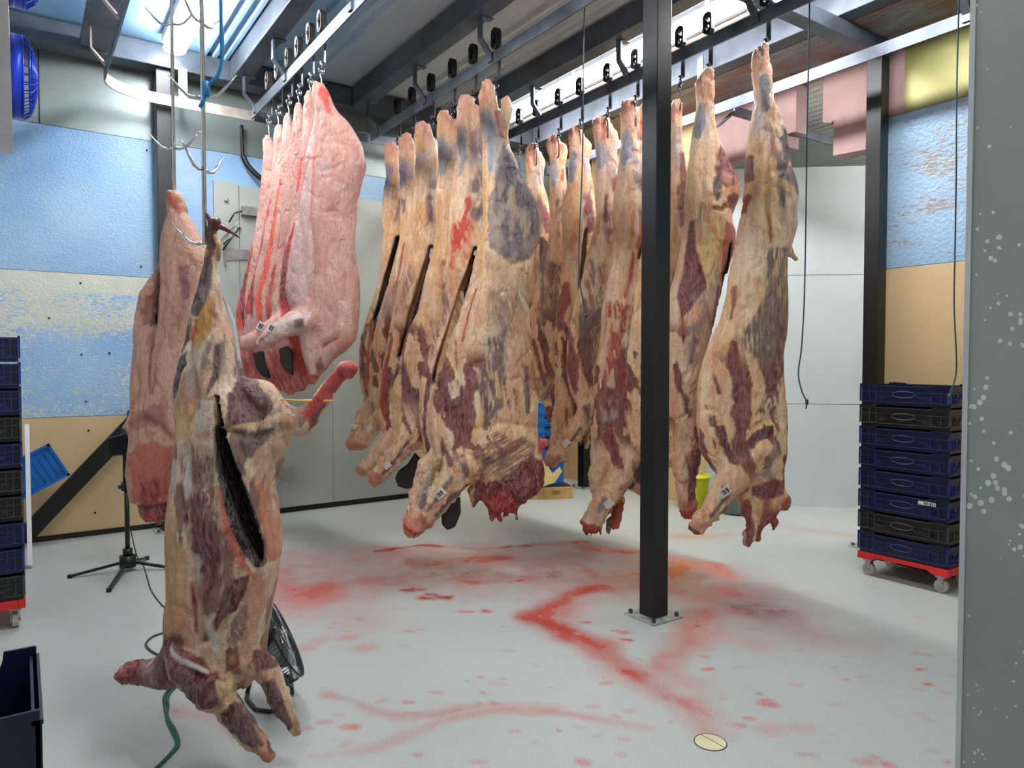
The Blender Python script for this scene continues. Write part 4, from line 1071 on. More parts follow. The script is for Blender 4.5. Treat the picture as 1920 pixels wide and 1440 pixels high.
carcass(NAME, 'beef side just right of the black post, with cut open rump and yellow cavity fat', 'beef side', GB2, 5.07,
 [(131, 1326, 1334), (140, 1310, 1339), (160, 1304, 1341), (200, 1306, 1340), (230, 1303, 1342), (262, 1298, 1349), (296, 1292, 1362), (325, 1287, 1378), (345, 1285, 1389), (362, 1284, 1388), (385, 1284, 1378), (410, 1284, 1370), (440, 1280, 1378), (463, 1276, 1376), (494, 1270, 1367), (527, 1262, 1358), (557, 1254, 1351), (600, 1246, 1340), (640, 1240, 1330), (680, 1236, 1316), (730, 1234, 1309), (780, 1236, 1308), (830, 1240, 1312), (870, 1252, 1312), (895, 1270, 1300)],
 [.035, .05, .07, .09, .12, .13, .13, .13, .12, .12, .11, .09, .06],
 limbs=[[(1285, 850, 24, -.03), (1282, 890, 20, -.04), (1286, 930, 17, -.03), (1290, 955, 17, -.02)]],
 grooves=[([(1320, 200), (1316, 300), (1302, 420)], 5, .012), ([(1340, 300), (1335, 380)], 6, .012), ([(1300, 420), (1312, 540)], 5, .01), ([(1340, 420), (1345, 520)], 5, .012)],
 carve=[([(1362, 462), (1354, 527), (1344, 580), (1332, 640), (1322, 672)], [3, 5, 5, 4, 2], .22), ([(1331, 396), (1345, 400), (1352, 392)], 4, .12)],
 paint=[('l', (120, 128, 142), .85, [10, 16, 10], 4, [(1314, 200), (1310, 235), (1304, 260)]), ('l', (214, 160, 130), .8, 24, 5, [(1322, 145), (1322, 180)]),
        ('p', (126, 44, 48), .96, 6, [(1345, 275), (1360, 292), (1378, 325), (1390, 348), (1376, 350), (1350, 356), (1338, 340), (1340, 310)]), ('p', (72, 66, 72), .95, 5, [(1334, 340), (1345, 342), (1346, 372), (1336, 385), (1331, 365)]),
        ('m', (230, 190, 170), .5, 5, [(1345, 320), (1380, 340), (1370, 360), (1345, 345)]), ('p', (226, 168, 120), .9, 5, [(1340, 362), (1376, 355), (1392, 368), (1372, 380), (1352, 372)]),
        ('p', (112, 36, 42), .95, 4, [(1354, 374), (1380, 366), (1384, 385), (1370, 402), (1356, 395)]),
        ('s', (234, 212, 146), .95, 4, -2, [(1316, 405), (1346, 402), (1345, 440), (1336, 520), (1318, 545), (1306, 520), (1304, 470)]), ('l', (222, 170, 116), .9, [8, 10, 6], 4, [(1322, 370), (1318, 420), (1336, 450)]),
        ('p', (176, 90, 66), .9, 6, [(1350, 420), (1372, 432), (1372, 470), (1358, 540), (1348, 560), (1346, 470)]), ('l', (126, 36, 34), .9, [6, 7], 3, [(1358, 470), (1346, 560)]),
        ('p', (112, 36, 46), .96, 3, [(1287, 418), (1296, 416), (1298, 470), (1310, 510), (1318, 540), (1300, 560), (1272, 600), (1262, 560), (1275, 500)]),
        ('s', (142, 116, 128), .6, 6, 10, [(1285, 500), (1312, 530), (1310, 570), (1285, 580)]),
        ('l', (138, 44, 40), .9, 6, 2, [(1340, 540), (1328, 640), (1318, 690)]), ('m', (150, 130, 132), .8, 6, [(1275, 620), (1310, 600), (1305, 670), (1280, 690)]),
        ('l', (150, 40, 44), .8, 6, 2, [(1275, 540), (1272, 600), (1274, 640)]), ('l', (84, 46, 50), .8, 4, 2, [(1287, 722), (1296, 716)]), ('l', (84, 46, 50), .8, 4, 2, [(1287, 736), (1298, 728)]),
        ('p', (106, 38, 44), .9, 3, [(1286, 764), (1294, 762), (1292, 782), (1284, 782)]), ('l', (120, 34, 40), .9, 6, 2, [(1300, 800), (1306, 850)]),
        ('m', (86, 74, 84), .9, 5, [(1272, 860), (1300, 850), (1300, 890), (1275, 900)]), ('p', (206, 140, 126), .8, 4, [(1268, 935), (1310, 935), (1310, 960), (1268, 960)]), ('p', (184, 60, 50), .95, 2, [(1272, 955), (1304, 952), (1300, 968), (1276, 970)]),
        DARKSLIT([(1362, 462), (1354, 527), (1344, 580), (1332, 640), (1322, 672)])],
 seed=8)

carcass(NAME, 'beef side mostly hidden behind the black post, red edge showing', 'beef side', GB2, 5.34,
 [(190, 1262, 1272), (200, 1256, 1276), (230, 1254, 1276), (265, 1254, 1276), (300, 1250, 1282), (340, 1246, 1285), (380, 1246, 1285), (440, 1240, 1282), (500, 1228, 1276), (560, 1220, 1272), (640, 1210, 1268), (720, 1206, 1262), (800, 1206, 1260), (850, 1214, 1256), (880, 1226, 1248)],
 [.03, .04, .05, .06, .07, .07, .07, .07, .06, .05],
 yoff=-.03, paint=[('p', (120, 38, 48), .9, 3, [(1270, 290), (1290, 290), (1290, 420), (1272, 430)])],
 rag=[(1262, 860, 3, 16, 12)], seed=9)

carcass(NAME, 'beef side directly left of the black post, only its pale left edge showing', 'beef side', GB2, 5.52,
 [(172, 1218, 1226), (180, 1208, 1232), (200, 1204, 1236), (240, 1208, 1240), (280, 1212, 1244), (330, 1212, 1254), (380, 1210, 1262), (430, 1206, 1264), (480, 1200, 1262), (540, 1190, 1260), (620, 1180, 1256), (700, 1172, 1252), (780, 1172, 1246), (830, 1180, 1240), (860, 1200, 1230)],
 [.03, .04, .05, .06, .07, .07, .07, .07, .06, .05],
 rag=[(1205, 920, 3, 30, 12), (1222, 935, 2, 26, 8)], limbs=[[(1215, 850, 14), (1210, 890, 12), (1208, 915, 9)]],
 yoff=-.05, paint=[('p', (112, 34, 38), .9, 4, [(1190, 870), (1235, 870), (1235, 960), (1190, 960)])],
 seed=10)

carcass(NAME, 'big beef side left of the black post, pink-white back and a label on its leg', 'beef side', GB2, 5.70,
 [(186, 1178, 1186), (193, 1166, 1192), (215, 1164, 1200), (240, 1165, 1206), (270, 1164, 1210), (300, 1161, 1214), (335, 1158, 1218), (370, 1151, 1222), (413, 1148, 1224), (472, 1147, 1226), (530, 1138, 1240), (588, 1128, 1244), (640, 1123, 1248), (690, 1117, 1250), (715, 1113, 1250), (752, 1115, 1252), (800, 1111, 1252), (841, 1112, 1250), (870, 1120, 1248), (892, 1140, 1244), (910, 1175, 1236), (925, 1195, 1225)],
 [.035, .05, .07, .09, .12, .13, .13, .13, .13, .13, .12, .10, .07],
 limbs=[[(1208, 205, 10), (1211, 235, 9), (1208, 275, 9)],
        [(1222, 838, 34, -.04), (1186, 858, 26, -.07), (1160, 895, 22, -.08), (1130, 940, 20, -.07), (1108, 978, 18, -.05)],
        [(1128, 850, 18, .03), (1124, 890, 19, .05), (1127, 925, 15, .05), (1130, 945, 14, .05)], [(1160, 940, 12, .03), (1156, 975, 10, .03)]],
 rag=[(1110, 992, 5, 12, 14), (1156, 985, 3, 10, 8)],
 carve=[([(1205, 440), (1200, 462), (1192, 490)], [3, 4, 2], .2)],
 grooves=[([(1190, 230), (1200, 300), (1195, 400)], 5, .01), ([(1180, 500), (1170, 620), (1165, 720)], 6, .012), ([(1140, 740), (1150, 830), (1162, 880)], 5, .01), ([(1170, 590), (1150, 660)], 5, .01)],
 paint=[('l', (144, 148, 166), .85, [10, 16, 8], 4, [(1174, 250), (1172, 290), (1168, 310)]), ('l', (226, 104, 72), .9, 7, 2, [(1201, 230), (1204, 262)]), ('l', (214, 160, 136), .7, 24, 6, [(1180, 205), (1182, 225)]),
        ('l', (156, 60, 60), .9, 4, 1.5, [(1184, 284), (1196, 286)]), ('m', (100, 84, 92), .95, 5, [(1200, 330), (1212, 328), (1214, 380), (1200, 400), (1194, 370)]),
        ('l', (224, 96, 64), .9, [6, 9, 5], 3, [(1207, 400), (1198, 440), (1190, 470)]), ('l', (232, 150, 96), .8, [5, 7, 5], 3, [(1183, 400), (1180, 440), (1176, 470)]), ('l', (186, 58, 48), .85, 5, 3, [(1182, 480), (1176, 530), (1168, 560)]),
        ('s', (178, 72, 70), 1, 12, -8, [(1142, 570), (1175, 575), (1172, 620), (1155, 660), (1138, 720), (1126, 700), (1130, 640)]),
        ('l', (236, 196, 168), .85, [6, 8, 5], 3, [(1140, 600), (1134, 650), (1124, 710)]), ('p', (160, 54, 50), .94, 6, [(1160, 660), (1170, 690), (1176, 740), (1180, 745), (1172, 752), (1155, 720), (1152, 680)]),
        ('p', (126, 46, 48), .94, 7, [(1118, 730), (1145, 720), (1165, 760), (1172, 800), (1150, 800), (1120, 790), (1114, 760)]), ('m', (206, 190, 186), .7, 6, [(1120, 745), (1165, 745), (1168, 780), (1125, 790)]),
        ('p', (128, 48, 46), .93, 7, [(1122, 800), (1150, 812), (1165, 870), (1160, 880), (1145, 862)]),
        ('s', (138, 120, 106), .9, 10, -10, [(1180, 560), (1222, 560), (1222, 690), (1190, 710), (1168, 690), (1172, 640)]), ('p', (188, 168, 168), .6, 8, [(1180, 715), (1222, 715), (1222, 770), (1190, 780)]),
        ('p', (226, 168, 142), .7, 7, [(1170, 770), (1190, 760), (1195, 820), (1176, 830)]), ('p', (140, 52, 56), .93, 6, [(1186, 832), (1222, 812), (1226, 838), (1190, 856)]),
        ('m', (78, 62, 76), .95, 5, [(1178, 872), (1205, 866), (1210, 895), (1192, 905)]), ('l', (96, 60, 64), .9, [6, 8, 5], 3, [(1185, 905), (1158, 935), (1138, 960)]),
        ('l', (140, 134, 150), .8, 12, 3, [(1128, 932), (1120, 950)]), ('p', (196, 74, 60), .9, 5, [(1088, 972), (1126, 982), (1130, 1010), (1088, 1000)]), ('p', (186, 60, 50), .9, 4, [(1142, 940), (1175, 940), (1170, 1000), (1142, 1000)])],
 tags=[(1136, 937, .075, .06, -38)], seed=11,
 flaps=[('dark_flap', M['grey_plastic'], [(1138, 975), (1146, 972), (1149, 990), (1143, 1005), (1137, 998)], .02)])

carcass(NAME, 'beef side behind the blue pull cord tip, labelled leg pointing to the blue crates', 'beef side', GB2, 5.98,
 [(217, 1124, 1134), (224, 1113, 1142), (245, 1112, 1148), (272, 1115, 1152), (297, 1117, 1156), (332, 1116, 1164), (370, 1117, 1168), (413, 1118, 1170), (434, 1114, 1172), (486, 1098, 1174), (538, 1086, 1174), (590, 1072, 1172), (640, 1062, 1170), (700, 1062, 1168), (740, 1070, 1166), (775, 1090, 1162), (800, 1115, 1156), (825, 1130, 1148)],
 [.03, .045, .07, .09, .11, .12, .12, .12, .11, .11, .10, .07],
 limbs=[[(1148, 252, 8), (1151, 264, 8), (1148, 290, 6), (1148, 310, 9)],
        [(1135, 748, 24, -.04), (1104, 768, 20, -.06), (1078, 805, 17, -.06), (1052, 840, 15, -.05), (1036, 860, 15, -.04)]],
 rag=[(1098, 820, 3, 26, 8), (1066, 850, 3, 18, 10)],
 grooves=[([(1130, 270), (1134, 340), (1126, 420)], 5, .01)],
 paint=[('l', (150, 156, 172), .8, [10, 16], 3, [(1124, 275), (1124, 310)]), ('l', (196, 66, 56), .85, 5, 2, [(1130, 235), (1130, 262)]), ('p', (176, 68, 76), .93, 4, [(1144, 338), (1158, 332), (1156, 356), (1146, 364)]),
        ('m', (118, 88, 96), .92, 5, [(1128, 368), (1146, 362), (1150, 440), (1136, 450), (1124, 410)]), ('l', (222, 178, 120), .8, 6, 3, [(1122, 410), (1112, 460)]),
        ('s', (128, 106, 100), .85, 8, -10, [(1104, 490), (1130, 500), (1124, 600), (1085, 640), (1076, 600)]), ('s', (116, 96, 90), .9, 8, -8, [(1084, 580), (1130, 580), (1112, 680), (1080, 690)]),
        ('p', (132, 48, 50), .93, 6, [(1066, 610), (1078, 660), (1085, 735), (1075, 740), (1060, 690)]), ('l', (150, 50, 46), .9, 5, 2, [(1088, 655), (1094, 700)]),
        ('m', (88, 66, 76), .9, 5, [(1085, 760), (1110, 745), (1125, 770), (1100, 790)]), ('l', (96, 74, 84), .8, 7, 3, [(1085, 800), (1065, 830)]), ('l', (150, 50, 44), .85, 8, 3, [(1100, 810), (1090, 845)]),
        ('p', (196, 140, 118), .8, 4, [(1018, 850), (1048, 850), (1050, 875), (1020, 880)])],
 tags=[(1059, 827, .07, .055, -40)], seed=12)

carcass(NAME, 'beef side with a pink-marbled rump, the dark cord hanging in front of it', 'beef side', GB2, 6.26,
 [(235, 1078, 1088), (240, 1068, 1092), (260, 1066, 1096), (282, 1068, 1100), (311, 1065, 1106), (343, 1064, 1111), (384, 1055, 1116), (413, 1055, 1116), (450, 1056, 1112), (500, 1055, 1108), (559, 1045, 1106), (592, 1043, 1106), (624, 1038, 1106), (688, 1041, 1104), (736, 1040, 1102), (765, 1052, 1096), (785, 1066, 1086)],
 [.03, .045, .07, .09, .11, .11, .11, .11, .10, .10, .08],
 limbs=[[(1096, 268, 7), (1100, 276, 8), (1096, 300, 6), (1096, 315, 8)],
        [(1058, 755, 17, .0), (1050, 785, 15, .0), (1046, 820, 13), (1040, 850, 12)]],
 carve=[([(1097, 434), (1092, 486), (1086, 538)], [3, 4, 3], .22)],
 paint=[('l', (146, 152, 172), .85, [8, 14, 8], 3, [(1074, 290), (1073, 320), (1070, 340)]), ('m', (176, 96, 104), .95, 4, [(1096, 335), (1110, 345), (1114, 395), (1094, 410), (1090, 370)]),
        ('p', (130, 44, 52), .93, 3, [(1098, 412), (1114, 408), (1112, 435), (1100, 440)]), ('l', (226, 140, 104), .7, 12, 5, [(1080, 420), (1072, 455)]),
        ('p', (150, 56, 56), .93, 5, [(1050, 535), (1064, 530), (1066, 570), (1048, 610), (1042, 590)]), ('p', (128, 46, 50), .93, 6, [(1048, 660), (1060, 640), (1075, 690), (1082, 740), (1072, 750), (1052, 700)]),
        ('s', (118, 92, 94), .8, 6, -20, [(1056, 690), (1090, 690), (1090, 750), (1065, 740)]), ('l', (170, 60, 52), .8, 6, 3, [(1060, 765), (1062, 800)])],
 seed=13)

carcass(NAME, 'beef side with brown streaked ribs, third from the far end of the right rail', 'beef side', GB2, 6.52,
 [(253, 1034, 1044), (260, 1025, 1050), (280, 1026, 1054), (300, 1031, 1058), (330, 1031, 1061), (360, 1031, 1064), (413, 1032, 1066), (442, 1028, 1068), (490, 1016, 1070), (530, 1006, 1070), (575, 998, 1068), (620, 994, 1068), (680, 996, 1066), (720, 1002, 1062), (750, 1016, 1056), (775, 1030, 1046)],
 [.03, .045, .07, .09, .10, .11, .11, .10, .10, .08],
 limbs=[[(1055, 276, 7), (1058, 284, 7), (1055, 300, 6)]], rag=[(1036, 775, 3, 20, 8)],
 paint=[('l', (146, 152, 172), .85, [8, 12, 8], 3, [(1038, 305), (1040, 330), (1038, 350)]), ('l', (196, 60, 50), .85, 5, 2, [(1055, 320), (1054, 340)]), ('m', (112, 86, 96), .92, 4, [(1040, 380), (1054, 375), (1056, 450), (1044, 450)]),
        ('s', (116, 94, 84), .95, 6, -10, [(1020, 490), (1050, 500), (1042, 590), (1008, 620), (1004, 580)]), ('l', (120, 46, 46), .9, 7, 3, [(1000, 640), (1012, 690), (1020, 720)]), ('s', (112, 88, 90), .8, 6, 30, [(1005, 710), (1040, 690), (1045, 750), (1015, 750)]), ('p', (150, 44, 42), .9, 4, [(1020, 760), (1045, 760), (1045, 800), (1020, 800)])],
 seed=14)

carcass(NAME, 'farthest beef side of the right rail, peeping out beside the grey-rumped one', 'beef side', GB2, 6.80,
 [(270, 994, 1004), (277, 986, 1010), (300, 985, 1016), (325, 987, 1018), (345, 985, 1020), (370, 984, 1028), (400, 984, 1032), (425, 984, 1032), (460, 984, 1030), (520, 978, 1028), (580, 970, 1026), (640, 966, 1024), (700, 968, 1020), (740, 980, 1014)],
 [.03, .045, .07, .09, .10, .10, .10, .10, .09],
 limbs=[[(1010, 296, 6), (1015, 306, 7), (1012, 325, 6)]],
 paint=[('m', (176, 88, 100), .92, 4, [(1012, 365), (1028, 372), (1032, 410), (1016, 420)]), ('p', (128, 36, 44), .93, 3, [(1018, 412), (1034, 408), (1032, 440), (1020, 440)]), ('l', (224, 130, 96), .8, 5, 2, [(990, 300), (994, 325)])],
 seed=15)

# ---- pork sides ---------------------------------------------------------------------
PN = 'pork_side'
carcass(PN, 'nearest pork side, broad pink skin and a pale trotter pointing down left', 'pork side', GP, 5.00,
 [(156, 592, 604), (163, 586, 612), (180, 585, 621), (205, 590, 630), (229, 588, 652), (250, 584, 667), (272, 580, 678), (311, 573, 686), (345, 568, 678), (371, 563, 672), (410, 556, 667), (450, 550, 666), (496, 542, 668), (540, 537, 672), (580, 545, 674), (603, 556, 672), (636, 562, 670), (655, 566, 655), (670, 570, 630), (690, 576, 612), (704, 582, 600)],
 [.04, .07, .10, .12, .125, .125, .125, .125, .125, .125, .12, .09, .06],
 limbs=[[(590, 600, 26, -.06), (560, 606, 21, -.09), (532, 622, 17, -.10), (512, 636, 15, -.09), (498, 645, 11, -.08)]],
 grooves=[([(600, 215), (596, 300), (590, 420), (598, 500), (590, 590)], 7, .016), ([(560, 390), (575, 450), (578, 520)], 6, .01), ([(612, 330), (630, 325), (645, 318)], 4, .008), ([(606, 345), (628, 340)], 4, .008), ([(620, 262), (650, 262)], 3, .006), ([(615, 275), (655, 280)], 3, .006), ([(620, 405), (635, 402)], 4, .012), ([(618, 414), (640, 412)], 3, .008), ([(598, 520), (586, 560)], 6, .014), ([(612, 648), (640, 632)], 5, .012), ([(630, 505), (640, 518)], 2, .006)],
 paint=[('p', (214, 66, 54), .85, 5, [(602, 165), (618, 172), (624, 200), (630, 225), (618, 222), (610, 195), (600, 185)]), ('p', (206, 178, 176), .8, 3, [(612, 310), (622, 305), (626, 318), (618, 332), (608, 328)]),
        ('p', (222, 196, 186), .6, 8, [(574, 260), (590, 250), (592, 420), (598, 520), (570, 580), (548, 560), (548, 470), (568, 350)]), ('s', (212, 176, 170), .7, 8, -8, [(560, 400), (590, 430), (596, 520), (570, 580), (545, 560), (545, 480)]), ('l', (214, 120, 98), .8, [6, 8, 4], 3, [(584, 300), (572, 350), (566, 380)]),
        ('l', (200, 104, 84), .7, 5, 2, [(575, 240), (572, 290)]), ('l', (214, 96, 80), .7, 4, 2, [(594, 300), (590, 420)]), ('p', (226, 206, 196), .8, 5, [(505, 625), (560, 590), (592, 585), (588, 610), (540, 632), (510, 650)]),
        ('p', (92, 78, 110), .85, 3, [(565, 604), (580, 600), (582, 616), (566, 618)]), ('l', (96, 84, 110), .8, 5, 2, [(515, 630), (500, 640)]), ('p', (96, 44, 50), .9, 2, [(571, 602), (581, 600), (582, 610), (572, 612)]),
        ('l', (140, 40, 40), .85, 5, 2, [(612, 650), (640, 634)]), ('p', (206, 120, 104), .5, 6, [(630, 640), (670, 620), (670, 650), (640, 665)]), ('p', (130, 48, 60), .8, 4, [(596, 685), (606, 670), (612, 690), (600, 700)]),
        ('s', (222, 186, 176), .6, 6, -12, [(566, 620), (600, 620), (596, 700), (572, 700)])],
 tags=[(524, 617, .05, .06, 32)], base='pork', seed=21, amp=.8)
def porkback(label, d, top, dx, seed, paint=(), limbs=(), bot=722, tags=(), flaps=(), rag=()):
    paint = list(paint) + [('s', (196, 60, 54), .9, 8, -20, [(dx - 75, bot - 75), (dx + 40, bot - 60), (dx + 40, bot + 10), (dx - 75, bot + 10)])]
    rows0 = [(top, -4, 6), (top + 10, -10, 12), (top + 40, -12, 24), (top + 80, -14, 42), (top + 130, -20, 52), (top + 180, -28, 46), (top + 240, -42, 40), (top + 300, -58, 36), (top + 350, -72, 34), (top + 400, -76, 34), (top + 440, -70, 34), (top + 470, -56, 28), (top + 495, -38, 10)]
    sc = 5.0 / d * 1.0
    vs_ = (bot - top) / 495.0
    rows = [(top + (y - top) * vs_, dx + a * sc, dx + b * sc) for y, a, b in rows0]
    return carcass(PN, label, 'pork side', GP, d, rows, [.035, .05, .07, .08, .085, .085, .085, .085, .08, .07, .05], paint=paint, limbs=limbs, base='pork', seed=seed, amp=.9, tags=tags, flaps=flaps, rag=list(rag) + [(dx - 18, bot - 4, 3, 12, 8)])
porkback('second pork side, red cut belly edge and a labelled trotter', 5.22, 172, 580, 22,
 paint=[('l', (196, 44, 42), .95, [5, 16, 24, 20, 20, 16], 6, [(560, 420), (545, 470), (540, 520), (540, 570), (560, 640), (572, 700)]), ('l', (104, 24, 34), .9, [4, 10, 8], 3, [(545, 470), (535, 530), (537, 560)]),
        ('l', (224, 56, 44), .9, [5, 9, 5], 2, [(568, 300), (566, 330), (562, 360)]), ('l', (216, 80, 66), .85, 6, 2, [(562, 640), (568, 700)])],
 limbs=[[(548, 600, 20, -.04), (515, 618, 17, -.06), (488, 636, 16, -.06), (466, 645, 13, -.05), (462, 638, 8, -.06)]], tags=[(500, 613, .05, .06, 32)],
 flaps=[('dark_flap', M['offal'], [(530, 655), (546, 648), (556, 660), (557, 704), (545, 698), (534, 682)], -.10)])
porkback('third pork side from the near end of the pork row', 5.46, 195, 560, 23,
 paint=[('l', (206, 70, 56), .9, [4, 8, 10], 3, [(540, 330), (528, 400), (520, 470)]), ('l', (196, 60, 52), .9, [8, 12, 10, 8], 3, [(520, 500), (508, 560), (512, 620), (540, 690)]), ('l', (222, 120, 96), .7, 8, 3, [(548, 260), (540, 320)])], bot=733)
porkback('fourth pork side from the near end of the pork row', 5.68, 214, 540, 24,
 paint=[('l', (228, 96, 74), .95, [6, 16, 22, 18, 14], 6, [(530, 340), (512, 420), (500, 500), (488, 560), (500, 620)]), ('l', (196, 44, 42), .9, 8, 3, [(500, 640), (530, 700)])], bot=728,
 flaps=[('dark_flap', M['offal'], [(482, 662), (500, 658), (510, 672), (515, 710), (500, 706), (488, 690)], -.11)])
porkback('fifth pork side from the near end of the pork row', 5.90, 234, 522, 25,
 paint=[('l', (206, 60, 56), .95, [6, 16, 20, 16], 6, [(508, 380), (488, 450), (472, 520), (468, 580)]), ('l', (120, 28, 40), .9, [6, 10], 3, [(478, 520), (480, 590)])])
porkback('farthest pork side, orange-red cut edge next to the hanging venison', 6.12, 254, 503, 26,
 paint=[('l', (226, 96, 70), .95, [8, 22, 30, 24, 20], 7, [(486, 350), (470, 440), (458, 500), (450, 560), (455, 610)]), ('l', (140, 34, 42), .95, [4, 10, 10, 8], 3, [(475, 480), (462, 540), (460, 590), (470, 640)]), ('l', (220, 130, 120), .7, 6, 2, [(482, 350), (476, 390)])])

# ---- the two carcasses hanging in the foreground at the left ---------------------------
carcass('lamb_carcass', 'brownish pink carcass hanging by a leg behind the deer, with red-cut neck', 'carcass', None, 3.36,
 [(360, 316, 330), (372, 313, 343), (400, 316, 350), (420, 310, 362), (440, 305, 374), (477, 302, 394), (515, 304, 402), (560, 300, 408), (600, 296, 412), (650, 292, 412), (700, 288, 410), (750, 270, 408), (790, 246, 400), (815, 249, 395), (850, 243, 385), (890, 241, 370), (920, 246, 350), (942, 252, 335), (952, 268, 330), (965, 276, 322), (975, 282, 312)],
 [.035, .06, .08, .10, .11, .12, .13, .13, .13, .12, .10, .06],
 limbs=[[(299, 492, 4, .02), (290, 520, 13, .03), (278, 560, 24, .03), (272, 610, 30, .04), (278, 670, 36, .04), (278, 740, 38, .03), (285, 800, 40, .02)], [(292, 960, 16), (296, 980, 5)], [(250, 800, 8, -.05), (241, 801, 3, -.05)]],
 rag=[(292, 965, 3, 14, 14), (318, 955, 2, 14, 6)],
 carve=[([(306, 520), (302, 580), (300, 605)], [2, 3, 2], .26)],
 grooves=[([(304, 520), (302, 600), (290, 690), (300, 735)], 5, .014), ([(350, 395), (340, 440), (330, 470)], 5, .008), ([(318, 470), (325, 560), (305, 690)], 6, .008), ([(245, 805), (300, 780), (345, 815), (362, 870)], 6, .014), ([(300, 820), (330, 800)], 6, .012), ([(250, 942), (300, 948), (330, 940)], 4, .012)],
 paint=[('l', (206, 84, 72), .85, [14, 16, 6], 4, [(322, 368), (334, 385), (345, 400)]), ('p', (96, 44, 46), .8, 6, [(295, 500), (304, 500), (303, 590), (292, 600), (285, 560)]), ('p', (140, 78, 66), .7, 7, [(278, 560), (300, 540), (300, 600), (275, 610)]),
        ('p', (66, 26, 30), .9, 3, [(286, 600), (302, 592), (300, 608), (286, 612)]), ('p', (122, 60, 80), .7, 6, [(352, 505), (372, 500), (375, 560), (360, 570)]), ('p', (150, 66, 48), .7, 3, [(268, 578), (280, 575), (282, 590), (270, 592)]),
        ('l', (176, 92, 74), .8, 4, 2, [(292, 650), (300, 720), (304, 735)]), ('l', (166, 80, 66), .7, 4, 2, [(318, 690), (308, 735)]), ('p', (158, 92, 88), .6, 8, [(262, 770), (330, 750), (340, 790), (280, 800), (248, 815)]),
        ('p', (190, 84, 68), .75, 12, [(255, 850), (300, 820), (350, 830), (350, 930), (262, 940)]), ('p', (150, 30, 30), .85, 10, [(285, 900), (320, 890), (320, 950), (275, 945)]),
        ('p', (118, 24, 28), .95, 4, [(252, 945), (330, 935), (325, 965), (298, 990), (280, 985), (264, 965)]), ('p', (196, 40, 36), .85, 4, [(280, 958), (306, 955), (298, 988), (286, 985)])],
 base='lamb', seed=31, h=.0075, amp=.7)

